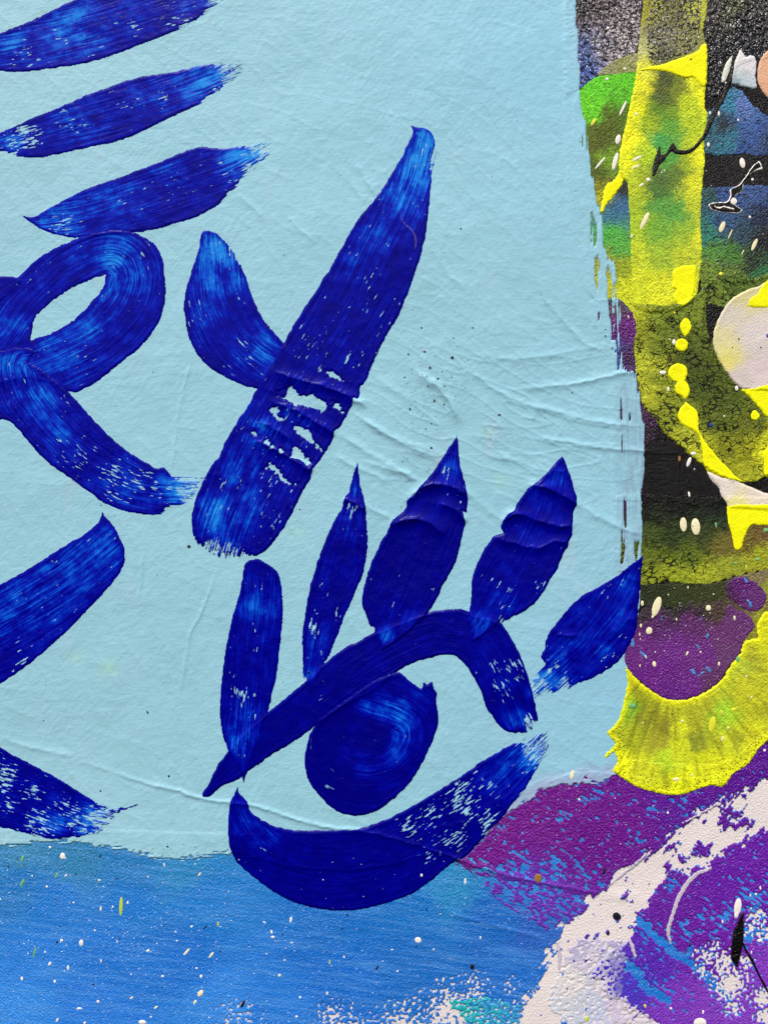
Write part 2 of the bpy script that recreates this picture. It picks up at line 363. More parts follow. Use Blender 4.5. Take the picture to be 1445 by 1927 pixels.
# ------------------------------------------------------------------ objects
root = bpy.data.objects.new('painting', None); scene.collection.objects.link(root); root.location = (0, 0, CZ)
root.empty_display_size = .05
root['label'] = 'acrylic painting on canvas with dark blue eye strokes over a pale blue field'; root['category'] = 'painting'
def wpos(x, y, z): return np.stack([(x - W / 2) * S, -z * S, (H / 2 - y) * S], -1)
def add_obj(name, me, parent, label=None):
    o = bpy.data.objects.new(name, me); scene.collection.objects.link(o); o.parent = parent
    if label: o['label'] = label
    return o
def make_mesh(name, co, tris, attrs, mat, smooth=True):
    me = bpy.data.meshes.new(name); nv, nf = len(co), len(tris)
    me.vertices.add(nv); me.vertices.foreach_set('co', np.ascontiguousarray(co, np.float32).ravel())
    me.loops.add(nf * 3); me.loops.foreach_set('vertex_index', np.ascontiguousarray(tris, np.int32).ravel())
    me.polygons.add(nf); me.polygons.foreach_set('loop_start', np.arange(0, nf * 3, 3, dtype=np.int32))
    try: me.polygons.foreach_set('loop_total', np.full(nf, 3, np.int32))
    except Exception: pass
    me.update(calc_edges=True)
    me.polygons.foreach_set('use_smooth', np.full(nf, smooth, bool))
    for k, a in attrs.items():
        if a.ndim == 1: me.attributes.new(k, 'FLOAT', 'POINT').data.foreach_set('value', a.astype(np.float32))
        elif k == 'col':
            at = me.attributes.new(k, 'FLOAT_COLOR', 'POINT'); at.data.foreach_set('color', np.c_[a, np.ones(nv)].astype(np.float32).ravel())
        else: me.attributes.new(k, 'FLOAT_VECTOR', 'POINT').data.foreach_set('vector', a.astype(np.float32).ravel())
    me.materials.append(mat); me.validate(); return me

def clip_mesh(F, i0, j0, zin, zout, at):
    """triangulate lattice cells where F>0, cutting the border cells along F=0"""
    ny, nx = F.shape; idx = np.arange(ny * nx).reshape(ny, nx)
    a, b, c, d = idx[:-1, :-1].ravel(), idx[:-1, 1:].ravel(), idx[1:, 1:].ravel(), idx[1:, :-1].ravel()
    tr = np.vstack([np.c_[a, d, b], np.c_[b, d, c]])
    f = F.ravel(); f = np.where(np.abs(f) < 1e-4, -1e-4, f); ins = f > 0; k = ins[tr].sum(1)
    x = GX[i0:i0 + ny, j0:j0 + nx].ravel(); y = GY[i0:i0 + ny, j0:j0 + nx].ravel()
    full = tr[k == 3]; base = ny * nx; newE = []
    def cut(p, q): newE.append((p, q)); return None
    t1 = tr[k == 1]; t2 = tr[k == 2]
    def rotto(t, want):
        m = ins[t] == want; r = np.argmax(m, 1); n = np.arange(len(t)); return np.c_[t[n, r], t[n, (r + 1) % 3], t[n, (r + 2) % 3]]
    t1 = rotto(t1, True); t2 = rotto(t2, False)
    E = np.vstack([t1[:, [0, 1]], t1[:, [0, 2]], t2[:, [0, 1]], t2[:, [0, 2]]]) if len(t1) + len(t2) else np.zeros((0, 2), int)
    if len(E):
        Es = np.sort(E, 1); key = Es[:, 0].astype(np.int64) * (base + 1) + Es[:, 1]; uk, inv = np.unique(key, return_inverse=True)
        p, q = uk // (base + 1), uk % (base + 1); t = f[p] / (f[p] - f[q]); inv = inv.ravel() + base
        n1, n2 = len(t1), len(t2); e1, e2, e3, e4 = inv[:n1], inv[n1:2 * n1], inv[2 * n1:2 * n1 + n2], inv[2 * n1 + n2:]
        T1 = np.c_[t1[:, 0], e1, e2]; T2a = np.c_[e3, t2[:, 1], t2[:, 2]]; T2b = np.c_[e3, t2[:, 2], e4]
        tris = np.vstack([full, T1, T2a, T2b])
        lerp = lambda v: v[p] + (v[q] - v[p]) * (t if v.ndim == 1 else t[:, None])
        xx = np.r_[x, lerp(x)]; yy = np.r_[y, lerp(y)]; zz = np.r_[zin.ravel(), lerp(zout.ravel())]
        aa = {kk: np.concatenate([v.reshape(base, -1) if v.ndim == 3 else v.ravel(), lerp(v.reshape(base, -1) if v.ndim == 3 else v.ravel())]) for kk, v in at.items()}
    else:
        tris = full; xx, yy, zz = x, y, zin.ravel(); aa = {kk: (v.reshape(base, -1) if v.ndim == 3 else v.ravel()) for kk, v in at.items()}
    used = np.unique(tris); rm = np.full(len(xx), -1); rm[used] = np.arange(len(used))
    return wpos(xx[used], yy[used], zz[used]), rm[tris], {kk: v[used] for kk, v in aa.items()}

def box(P, m=6):
    j0 = max(0, int((P[:, 0].min() - m - X0) // ST)); j1 = min(GX.shape[1], int((P[:, 0].max() + m - X0) // ST) + 2)
    i0 = max(0, int((P[:, 1].min() - m - Y0) // ST)); i1 = min(GX.shape[0], int((P[:, 1].max() + m - Y0) // ST) + 2)
    return i0, i1, j0, j1
def layer(name, P, mat, th=.8, edge=4.0, rough=(1.2, 11), holes=(), field=None, cols=None, colf=None, rimw=None, relief=None,
          parent=None, label=None, smooth=2, seed=3, bead=0.0, kind=None):
    P = chaikin(np.asarray(P, float), smooth) if smooth else np.asarray(P, float)
    i0, i1, j0, j1 = box(P); x, y = GX[i0:i1, j0:j1], GY[i0:i1, j0:j1]
    d = polydist(x, y, P)
    for h in holes: d = np.minimum(d, 1.3 + 2.0 * perlin(x / 2.6, y / 30, 66) - polydist(x, y, chaikin(np.asarray(h, float), 1)))
    d = d + rough[0] * fbm(x / rough[1], y / rough[1], 3, seed)
    if field is not None: d = field(x, y, d)
    zb = Z[i0:i1, j0:j1].copy(); t = th * sstep(0, edge, d + .8) + .15
    if bead: t = t + bead * np.exp(-((d - edge) / (edge * .7)) ** 2)
    if relief is not None: t = t + relief(x, y, d)
    t = np.maximum(t, .15)
    at = {}
    if colf is not None: at['col'] = colf(x, y, d)
    elif cols is not None:
        wx = x + 9 * fbm(x / 18, y / 18, 3, 41) + 8 * perlin(x / 3.3, y / 3.3, 43); wy = y + 9 * fbm(x / 18, y / 18, 3, 42) + 8 * perlin(x / 3.3, y / 3.3, 44)
        at['col'] = idw(wx, wy, cols)
    if rimw is not None: at['rim'] = rimw(x, y, d)
    co, tris, aa = clip_mesh(d, i0, j0, zb + t, zb - .4, at)
    Zv = Z[i0:i1, j0:j1]; Zv[d > 0] = (zb + t)[d > 0]
    o = add_obj(name, make_mesh(name, co, tris, aa, mat), parent or root, label)
    if kind: o['kind'] = kind
    return o
def ribbon(P, w):
    P = catmull(P, 5); n = len(P); w = np.interp(np.linspace(0, 1, n), np.linspace(0, 1, len(w)), w)
    t = np.gradient(P, axis=0); t /= np.linalg.norm(t, axis=1)[:, None] + 1e-9; nrm = np.c_[-t[:, 1], t[:, 0]]
    return np.vstack([P + nrm * w[:, None], (P - nrm * w[:, None])[::-1]])

def brush(name, P, spine, light=(), flecks=(), fringe=(), base=.16, fl0=.28, th=1.6, holes=(), parent=None, label=None, seed=1, grain=1.0, dark=()):
    """a loaded brush stroke: traced outline, ridged along the bristles, beaded at the sides, ragged where the brush ran dry"""
    P = chaikin(np.asarray(P, float), 2); i0, i1, j0, j1 = box(P); x, y = GX[i0:i1, j0:j1], GY[i0:i1, j0:j1]
    d = polydist(x, y, P); d0 = d; u, v = spine_uv(x, y, spine)
    for h in holes:
        hd = -polydist(x, y, np.asarray(h, float)) + (0 if len(holes) == 1 else 1.2) + (1.2 if len(holes) == 1 else 4.2) * fbm(x / 7, y / 6, 3, seed + 60); d = np.minimum(d, hd)
    d = d + 1.3 * fbm(x / 13, y / 13, 3, seed + 20)
    fr = spots(x, y, fringe)
    st = .75 * perlin(v / 2.7, u / 110, seed + 30) + .45 * perlin(v / 7.5, u / 60, seed + 31) + .35 * perlin(u / 9, v / 6, seed + 32)
    d = d - 2.2 * np.clip(fr, 0, 40) * np.clip(st + .05, 0, 1.5) + .2 * np.clip(fr, 0, 20) * np.clip(-st - .05, 0, 1) * 2
    thin = base + (.06 if base >= .1 else .015) + 1.1 * spots(x, y, light) - spots(x, y, dark); thin = thin * (.45 + .55 * np.maximum(sstep(1, 13, d), np.clip(fr / 14, 0, 1)))
    fl = np.maximum(fl0 if base >= .1 else .12, np.minimum(1.05, 1.12 * spots(x, y, flecks))) * sstep(0, 7, d)
    gr = .55 * perlin(v / 3.2, u / 130, seed + 40) + .3 * perlin(v / 6.5, u / 80, seed + 41)
    tk = th * (1 - .55 * np.clip(thin, 0, 1))
    t = .55 * tk * sstep(-.6, 5, d) +   .15 * tk * np.exp(-((d0 - 4.5) / 3.2) ** 2) * (fr < 3) + grain * .42 * gr * sstep(2, 9, d)
    t = np.maximum(t + .25 * fbm(x / 20, y / 20, 2, seed + 44), .3)
    zb = Z[i0:i1, j0:j1].copy(); zq = zb.copy()
    for _ in range(3):                         # wet paint levels over the steps below it
        q = np.pad(zq, 2, 'edge'); zq = sum(q[a:a + zb.shape[0], b:b + zb.shape[1]] for a in range(5) for b in range(5)) / 25
    zb = np.maximum(zb, np.minimum(zq, zb + 2.0))
    at = {'st': np.stack([u, v, np.full(u.shape, seed * 7.3)], -1), 'thin': thin, 'fleck': fl, 'dry': np.clip(fr / 15, 0, .8)}
    co, tris, aa = clip_mesh(d, i0, j0, zb + t, zb - .4, at)
    Zv = Z[i0:i1, j0:j1]; Zv[d > 0] = (zb + t)[d > 0]
    return add_obj(name, make_mesh(name, co, tris, aa, M['stroke']), parent or root, label)

# ---- canvas: one sheet with a folded-back edge, larger than the view
def build_canvas():
    k = 4; x, y, z = GX[::k, ::k], GY[::k, ::k], ZBASE[::k, ::k] - .6; ny, nx = x.shape
    idx = np.arange(ny * nx).reshape(ny, nx); a, b, c, d = idx[:-1, :-1].ravel(), idx[:-1, 1:].ravel(), idx[1:, 1:].ravel(), idx[1:, :-1].ravel()
    tr = np.vstack([np.c_[a, d, b], np.c_[b, d, c]]); co = wpos(x.ravel(), y.ravel(), z.ravel())
    # sides and back, 2 cm deep stretcher edge
    ring = np.r_[idx[0, :], idx[1:, -1], idx[-1, -2::-1], idx[-2:0:-1, 0]]; n0 = len(co); back = co[ring].copy(); back[:, 1] = .02
    co = np.vstack([co, back]); n = len(ring); i = np.arange(n); j = (i + 1) % n
    tr = np.vstack([tr, np.c_[ring[i], ring[j], n0 + i], np.c_[ring[j], n0 + j, n0 + i]])
    tr = np.vstack([tr, np.c_[np.full(n - 2, n0), n0 + i[1:-1], n0 + i[2:]]])
    col = np.tile(np.array(C(228, 219, 218)), (len(co), 1))
    add_obj('canvas', make_mesh('canvas', co, tr, {'col': col}, M['canvas']), root, 'white primed canvas showing between the purple and blue paint')
build_canvas()
# ------------------------------------------------------------------ right-hand column, older paint layers
layer('black_ground_paint', T((1060, -158), (1604, -158), (1604, 1500), (1150, 1400), (1150, 600), (1060, 500)), M['black'], .5,
      cols=CP('E', (900, 100, (40, 34, 36)), (1200, 150, (38, 32, 34)), (300, 100, (60, 52, 54)), (1200, 500, (20, 18, 20)), 'G', (700, 600, (12, 10, 12)), (900, 300, (14, 12, 14))),
      label='black paint with canvas texture down the right edge')
layer('grey_sheen_patch', T('E', (60, -560), (610, -560), (600, 0), (570, 250), (555, 360), (450, 395), (340, 450), (280, 520), (200, 590), (60, 660)), M['weave_sheen'], .5, rough=(4, 9),  # partly grey paint, partly weave sheen put into the colour
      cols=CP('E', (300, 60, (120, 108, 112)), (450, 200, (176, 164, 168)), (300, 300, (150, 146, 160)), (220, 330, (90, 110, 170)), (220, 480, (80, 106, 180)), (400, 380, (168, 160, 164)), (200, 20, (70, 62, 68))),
      field=lambda x, y, d: np.minimum(d, 9 * (.36 - perlin(x / 5.5, y / 4.5, 77) + .5 * sstep(40, 130, y) )), label='grey and blue paint over black with the weave sheen painted in')
layer('black_glare_patch', T('E', (1000, -560), (1900, -560), (1900, 330), (1445, 400), (1250, 420), (1200, 560), (1120, 640), (1060, 700), (1020, 600)), M['weave_sheen'], .5, rough=(3, 9),  # extra glossy layer added to carry the glare along the top
      cols=CP('E', (1100, 60, (60, 54, 50)), (1300, 100, (46, 40, 42)), (1200, 40, (90, 92, 54)), (1400, 30, (70, 68, 56)), (1150, 450, (16, 14, 16)), (1300, 280, (34, 30, 34))), label='black paint at the top right corner with added gloss for the glare')
layer('blue_paint_patch', T('E', (1010, 760), (1080, 735), (1150, 640), (1200, 580), (1260, 600), (1330, 700), (1460, 800), (1900, 900), (1900, 1080), (1445, 1060), (1280, 1040), (1150, 1060), (1010, 1040)), M['blue_patch'], .5, rough=(3, 8),
      cols=CP('E', (1060, 850, (48, 104, 124)), (1200, 700, (48, 130, 160)), (1250, 720, (92, 120, 190)), (1350, 900, (56, 92, 160)), (1130, 850, (30, 40, 50)), (1180, 950, (40, 116, 140)), (1440, 960, (40, 64, 110)), (1300, 1000, (44, 76, 140))),
      label='blue scumbled patch below the white shape')
layer('teal_and_green_paint_patch', T('E', (980, 1275), (1300, 1260), (1900, 1240), 'F', (1900, 500), (1445, 640), (1300, 720), (1000, 760), (960, 500), (985, 100)), M['blue_patch'], .6, rough=(3, 9),
      cols=CP('F', (1020, 60, (40, 84, 84)), (1150, 20, (48, 78, 140)), (1350, 60, (52, 84, 140)), (1420, 200, (26, 40, 70)), (1020, 330, (30, 118, 100)), (1150, 220, (44, 84, 132)), (1250, 320, (40, 70, 90)),
              (1060, 450, (84, 140, 50)), (1200, 470, (70, 120, 40)), (1420, 360, (20, 26, 30)), (1350, 500, (36, 56, 30)), (1040, 600, (110, 136, 30)), (1200, 600, (96, 120, 34)), (1430, 600, (40, 110, 60))),
      label='blue fading to teal and green paint beside the yellow strip')
layer('green_paint_patch', T('E', (120, 640), (200, 580), (270, 515), (400, 500), (560, 470), (620, 500), (600, 1000), (560, 1250), (600, 1445), 'F', (620, 300), (620, 900), (540, 930), (430, 790), (320, 790), (230, 775), (200, 500), (190, 250), 'E', (180, 1300), (110, 900)), M['spray'], .6, rough=(2, 9),
      cols=CB(1.25, CP('E', (300, 590, (92, 196, 34)), (450, 540, (90, 190, 30)), (250, 720, (100, 196, 30)), (420, 640, (84, 170, 30)), (330, 880, (78, 92, 22)), (300, 980, (80, 90, 26)), (400, 780, (80, 100, 26)), (360, 1100, (110, 150, 30)), (290, 1180, (70, 84, 24)),
              (300, 1300, (120, 120, 30)), (450, 1300, (40, 42, 40)), (420, 1400, (50, 96, 120)), 'F', (330, 60, (170, 170, 30)), (430, 140, (56, 106, 150)), (370, 210, (56, 110, 130)), (380, 300, (74, 160, 60)), (460, 420, (84, 156, 60)), (370, 560, (140, 140, 40)), (450, 560, (140, 156, 30)), (470, 700, (190, 200, 30)), (370, 700, (176, 180, 40)))),
      label='bright green to olive paint between the pale blue edge and the yellow strip')
layer('olive_glaze_patch', T('E', (275, 515), (330, 450), (430, 395), (560, 350), (640, 350), (620, 480), (540, 488), (400, 505)), M['spray'], .5, rough=(1.2, 9),
      cols=CP('E', (350, 470, (150, 154, 110)), (480, 430, (146, 150, 84)), (560, 400, (160, 160, 120))), label='grey olive glaze arc above the green paint')
layer('yellow_paint_clump', T('E', (340, 1250), (400, 1230), (440, 1150), (470, 1230), (430, 1290), (390, 1340), (340, 1400), (330, 1445), (300, 1440), (320, 1330)), M['yellow'], 1.2, rough=(3, 7), label='ragged yellow clump beside the dark gap')
layer('purple_paint_strip', T('F', (230, 778), (420, 755), (470, 790), (530, 860), (560, 980), (560, 1250), (620, 1445), 'G', (720, 400), (690, 460), (600, 500), (600, 880), (380, 880), (380, 300), 'F', (300, 1100)), M['purple'], .5, rough=(2, 8),
      cols=CP('F', (460, 780, (40, 90, 104)), (440, 830, (92, 60, 80)), (500, 920, (96, 16, 116)), (450, 1000, (90, 20, 110)), (480, 1150, (60, 16, 70)), (400, 1130, (50, 90, 170)), 'G', (620, 320, (60, 24, 66)), (650, 400, (30, 14, 30))),
      label='purple paint slivers between pale blue and olive')
ystrip = T('E', (620, -560), (600, 0), (575, 200), (560, 350), (548, 470), (530, 600), (498, 740), (470, 880), (440, 1000), (425, 1120), (440, 1210), (490, 1240), (495, 1330), 'F', (495, 100), (510, 300), (512, 500), (520, 760), (560, 860), (800, 860), (960, 780), (985, 600), (1000, 450), (985, 280), (990, 100),
           'E', (1005, 1200), (1020, 1080), (1008, 950), (1040, 772), (1012, 720), (1022, 600), (1032, 480), (1035, 320), (1020, 290), (1000, 200), (1040, 40), (1040, -560))
layer('yellow_green_paint_strip', ystrip, M['strip'], 1.1, rough=(1.5, 8), bead=.5,
      cols=CB(1.22, CP('E', (620, 60, (150, 150, 50)), (800, 80, (110, 110, 60)), (990, 60, (170, 176, 60)), (700, 250, (126, 124, 92)), (900, 280, (130, 132, 74)), (600, 330, (170, 172, 110)), (720, 370, (90, 92, 60)),  # greyish stops near the top hold painted sheen
              (600, 480, (206, 208, 60)), (570, 560, (222, 222, 30)), (540, 760, (226, 228, 24)), (500, 950, (228, 230, 24)), (460, 1120, (220, 226, 24)), (740, 540, (72, 82, 40)), (720, 640, (78, 92, 40)), (830, 600, (110, 122, 40)), (700, 760, (92, 130, 36)), (960, 560, (210, 216, 30)), (930, 700, (176, 196, 30)), (1000, 650, (230, 234, 26)),
              (640, 820, (150, 176, 32)), (780, 880, (96, 156, 50)), (720, 960, (70, 150, 70)), (950, 860, (170, 192, 34)), (620, 1040, (170, 200, 36)), (760, 1080, (80, 150, 60)), (900, 1120, (140, 160, 36)), (980, 1080, (224, 228, 34)), (580, 1180, (150, 170, 36)), (700, 1200, (78, 104, 50)), (820, 1180, (90, 116, 46)), (700, 1290, (74, 110, 50)), (540, 1300, (180, 196, 36)), (950, 1250, (200, 206, 36)),
              'F', (560, 80, (150, 176, 40)), (700, 120, (84, 146, 60)), (820, 180, (86, 150, 60)), (960, 120, (176, 190, 40)), (560, 260, (160, 186, 40)), (700, 300, (110, 162, 50)), (900, 300, (130, 166, 44)), (980, 330, (206, 210, 40)), (560, 480, (180, 196, 40)), (720, 480, (146, 174, 44)), (900, 480, (176, 190, 40)), (600, 650, (196, 206, 34)), (720, 720, (206, 212, 34)), (900, 700, (196, 204, 34)))),
      label='yellow strip with green and dark sprayed bands running down the right side')
layer('grey_strip_sheen', T('E', (640, -560), (1000, -560), (1000, 60), (985, 250), (960, 335), (860, 375), (760, 410), (690, 440), (640, 440), (610, 330), (630, 100)), M['weave_sheen'], .3, edge=2, rough=(4, 8),  # broken grey paints the weave sheen onto the strip
      cols=CP('E', (700, 60, (104, 102, 70)), (900, 100, (96, 96, 74)), (780, 250, (120, 116, 108)), (700, 380, (86, 86, 66)), (900, 320, (110, 108, 80))), field=lambda x, y, d: np.minimum(d, 8 * (.16 - perlin((x + y) / 9, (x - y) / 5, 79) - .4 * perlin(x / 4.5, y / 4.5, 80))), label='broken grey sheen painted over the top of the yellow strip')
layer('acid_yellow_patch', T('E', (560, 480), (640, 450), (720, 440), (800, 410), (900, 375), (970, 345), (985, 310), (1015, 295), (1033, 320), (1028, 470), (1032, 560), (1010, 600), (960, 560), (940, 520), (880, 535), (820, 510), (740, 485), (640, 480)), M['yellow'], 1.3, rough=(1.0, 8),
      label='bright acid yellow patch at the top of the strip')
def crackrim(x, y, d):
    return np.clip(.35 + spots(x, y, SP('F', (1100, 700, 200, .9), (850, 950, 130, .6), (900, 1150, 200, .8)) + SP('G', (800, 300, 200, .9), (1100, 200, 250, .7), (750, 150, 100, .6), (850, 480, 140, .9))), 0, 1.2)
layer('olive_crackle_paint', T('F', (530, 790), (700, 810), (830, 800), (930, 760), (1000, 700), (1090, 610), (1200, 585), (1340, 640), (1500, 560), (1900, 560), 'G', (1900, 560), (1445, 690), (1400, 735), (1320, 757), (1200, 742), (1100, 700), (1020, 650), (950, 600), (880, 540), (820, 480), (760, 440), (720, 390), (690, 340), (650, 290), (600, 250), (570, 150), (545, 20), 'F', (550, 1250), (525, 1100), (552, 980)), M['crackle'], 1.6, rough=(2.0, 9), bead=.6,
      cols=CB(1.15, CP('F', (560, 850, (168, 176, 40)), (700, 850, (120, 136, 36)), (600, 1000, (130, 140, 30)), (750, 980, (96, 112, 30)), (570, 1180, (170, 180, 40)), (680, 1120, (110, 124, 30)), (1100, 680, (100, 120, 40)), (1200, 640, (80, 104, 36)), (900, 850, (110, 128, 36)), (960, 1050, (84, 98, 30)), (650, 1200, (170, 176, 44)), (900, 1200, (70, 82, 24)),
              'G', (620, 120, (166, 172, 40)), (700, 60, (130, 142, 34)), (1000, 80, (66, 80, 24)), (1150, 180, (76, 90, 26)), (1100, 330, (86, 100, 28)), (1300, 330, (96, 106, 30)), (760, 320, (130, 140, 36)), (870, 430, (160, 168, 40)), (1000, 560, (180, 186, 40)), (1150, 500, (124, 130, 26)), (1300, 560, (140, 144, 24)), (1300, 680, (156, 160, 34)), (1430, 560, (200, 204, 30)))),
      rimw=crackrim, label='olive paint with dark cracks around the cream disc')
layer('black_gap_patch', T('F', (1015, 785), (1100, 800), (1150, 830), (1105, 900), (1080, 970), (1070, 1060), (1050, 1080), (1030, 1000), (1020, 900)), M['ink'], .4, rough=(2.5, 8), cols=CP('F', (1080, 860, (20, 22, 18))), label='small black gap beside the cream disc')
layer('cream_paint_disc', T('F', (1500, 590), (1445, 640), (1380, 680), (1300, 705), (1200, 755), (1140, 830), (1090, 930), (1065, 1030), (1075, 1110), (1110, 1190), (1160, 1270), (1240, 1370), (1300, 1390), (1445, 1390), (1900, 1380), (1900, 600)), M['cream'], 1.6, rough=(1.0, 10), bead=.5,
      cols=CP('F', (1250, 780, (214, 206, 150)), (1200, 850, (212, 204, 190)), (1350, 1000, (216, 207, 204)), (1150, 1180, (222, 214, 120)), (1250, 1300, (206, 196, 190)), (1400, 1250, (214, 200, 200)), (1110, 1080, (222, 216, 160))), label='cream pink paint disc ringed with yellow')
layer('yellow_paint_arc', T('F', (1500, 585), (1440, 640), (1390, 690), (1370, 740), (1310, 770), (1305, 820), (1360, 830), (1445, 825), (1900, 840), (1900, 580)), M['yellow'], 1.0, rough=(1.6, 7), label='yellow arc across the top of the cream disc')
layer('yellow_paint_pool', T('F', (1240, 1385), (1330, 1380), (1445, 1345), (1900, 1300), 'G', (1900, 420), (1500, 340), (1425, 300), (1380, 240), (1340, 200), (1300, 150), (1250, 120)), M['yellow'], 1.2, rough=(1.4, 8), label='yellow pool along the bottom of the cream disc')
layer('yellow_paint_run', T('G', (1500, 440), (1440, 500), (1400, 560), (1420, 620), (1410, 680), (1430, 720), (1500, 700), (1900, 690), (1900, 440)), M['yellow'], 1.0, rough=(1.5, 8), label='yellow run below the pool at the picture edge')
layer('dark_green_paint', T('G', (400, 840), (560, 820), (800, 840), (1000, 850), (1180, 850), (1900, 850), (1900, 1400), 'H', (1900, 40), (1445, 80), (1360, 100), (1230, 125), (1150, 150), (1060, 180), (950, 185), (860, 175), (740, 150), (690, 185), (560, 190), (400, 100)), M['crackle'], .8, rough=(3.5, 10),
      cols=CP('G', (450, 850, (60, 24, 66)), (620, 850, (12, 10, 12)), (800, 850, (12, 11, 12)), (1000, 860, (12, 11, 12)), (1150, 870, (14, 12, 14)), (620, 910, (16, 17, 14)), (850, 915, (18, 20, 16)), (1100, 930, (20, 22, 18)), (700, 980, (30, 38, 22)), (1000, 980, (30, 40, 26)), (650, 1100, (66, 80, 30)), (800, 1120, (46, 60, 28)), (1000, 1100, (60, 72, 34)), (1100, 1000, (40, 56, 34)), (650, 1250, (96, 110, 30)), (900, 1250, (90, 108, 30)), (1150, 1180, (110, 104, 44)), (1300, 1150, (116, 100, 40)), (1400, 1100, (110, 90, 50)), (800, 1380, (150, 164, 36)), (650, 1400, (140, 152, 34)), (1000, 1390, (160, 170, 40)), (1200, 1330, (150, 160, 44)), (1380, 1250, (160, 166, 40))),
      rimw=lambda x, y, d: np.clip(.1 + .9 * sstep(1000, 1060, y) * sstep(1370, 1250, x), 0, 1), label='dark green paint band turning yellow at its lower edge')
# ------------------------------------------------------------------ bottom: blue ground, purple, with the bare canvas showing through
WB = chaikin(T('I', (1900, 60), (1600, 110), (1445, 150), (1380, 190), (1310, 215), (1240, 225), (1180, 280), (1100, 335), (1000, 410), (920, 470), (860, 500), (780, 560), (720, 615), (690, 665), (640, 700), (590, 760), (520, 810), (480, 880), (450, 960), (420, 1030), (370, 1110), (330, 1180), (310, 1269), (250, 1420),
             (1100, 1640), (1060, 1420), (960, 1275), (880, 1215), (830, 1190), (775, 1120), (800, 1000), (790, 920), (830, 850), (870, 770), (930, 690), (1000, 610), (1080, 600), (1130, 580), (1200, 540), (1290, 470), (1380, 435), (1445, 420), (1600, 400), (1900, 400)), 2)
def white_mask(x, y):
    b = polydist(x, y, WB) - 5; q, w = x * .64 - y * .77, x * .77 + y * .64
    n = 12 * fbm(x / 30, y / 24, 3, 51) + 6.5 * fbm((x + y) / 12, (x - y) / 7, 2, 52) + 2.0 * perlin(x / 5, y / 5, 53) + 9 * perlin(q / 70, w / 7, 54) + 5 * perlin(q / 40, w / 3.6, 56)
    isl = spots(x, y, SP('I', (1150, 480, 30, 22), (1060, 530, 34, 16), (1010, 570, 30, 16), (760, 780, 22, 24), (700, 1030, 60, 20), (760, 1080, 60, 18), (620, 910, 40, 10), (720, 850, 10, 16), (830, 1080, 40, 10)))
    return np.minimum(b, 12) + n - isl - spots(x, y, SP('I', (1280, 330, 70, 18), (1400, 370, 60, 12), (1000, 520, 60, 8), (760, 1060, 90, 12), (880, 1180, 60, 10), (960, 460, 50, 7)))
def speck_mask(x, y):                     # bare canvas dots where the swirl ran dry
    dens = spots(x, y, SP('Q', (900, 1400, 230, .8), (600, 1060, 170, .55), (820, 1120, 160, .7), (1100, 1120, 110, .6), (930, 1700, 140, .55), (1330, 1600, 140, .9), (1380, 1850, 150, .8), (1260, 520, 120, .62), (1340, 760, 110, .6), (520, 1230, 110, .5), (720, 900, 90, .5), (1150, 650, 150, .4)))
    n = .55 * perlin(x / 5.2, y / 5.2, 61) + .5 * perlin((x + y) / 10, (x - y) / 8, 62)
    return dens * .95 - .42 + n * 1.1 * (dens > .12)
def bottom_specks(x, y):
    dens = spots(x, y, SP('P', (680, 1015, 75, .62), (1300, 1000, 140, .85), (1050, 1030, 90, .6), (1420, 900, 70, .55), (1130, 920, 60, .35)) + SP('N', (1300, 1650, 140, .30)) + SP('I', (60, 1230, 90, .8), (120, 1110, 80, .45), (280, 1090, 40, .4)) + [(640, 1965, 60, .8), (760, 1965, 60, .9), (860, 1960, 70, .9), (960, 1960, 60, .9)])
    return dens * .9 - .50 + 1.15 * (.55 * perlin(x / 4.6, y / 4.2, 63) + .5 * perlin(x / 9, y / 7, 64)) * (dens > .1)
layer('mid_blue_paint_ground', T((-158, 1560), (200, 1560), (430, 1570), (860, 1560), (930, 1500), (1090, 1440), (1300, 1480), (1604, 1380), (1604, 2086), (-158, 2086)), M['ground_blue'], .6,
      field=lambda x, y, d: np.minimum(np.minimum(d, -white_mask(x, y)), np.minimum(-14 * speck_mask(x, y), -12 * bottom_specks(x, y))),
      cols=CP('N', (100, 740, (57, 137, 181)), (400, 780, (49, 131, 181)), (700, 800, (38, 125, 191)), (1000, 820, (43, 135, 195)), (100, 900, (37, 122, 199)), (300, 1000, (34, 122, 212)), (700, 1000, (31, 122, 210)), (1100, 1000, (33, 125, 210)), (200, 1300, (40, 127, 222)), (600, 1300, (33, 118, 214)), (1000, 1300, (27, 113, 210)), (100, 1600, (52, 140, 232)), (500, 1600, (43, 125, 224)), (1200, 1600, (49, 135, 228)),
              'P', (700, 500, (23, 111, 201)), (1100, 450, (22, 115, 201)), (1300, 320, (43, 140, 201)), (1100, 700, (22, 107, 197)), (700, 800, (24, 109, 206)), (400, 950, (37, 122, 218)), 'I', (200, 800, (23, 103, 195)), (400, 850, (40, 96, 191)), (300, 1050, (27, 107, 201)), (400, 600, (32, 124, 214)), (900, 850, (29, 122, 212)), (1100, 950, (29, 115, 212)), (1300, 800, (35, 129, 220))),
      label='mid blue brushed ground filling the bottom of the painting')
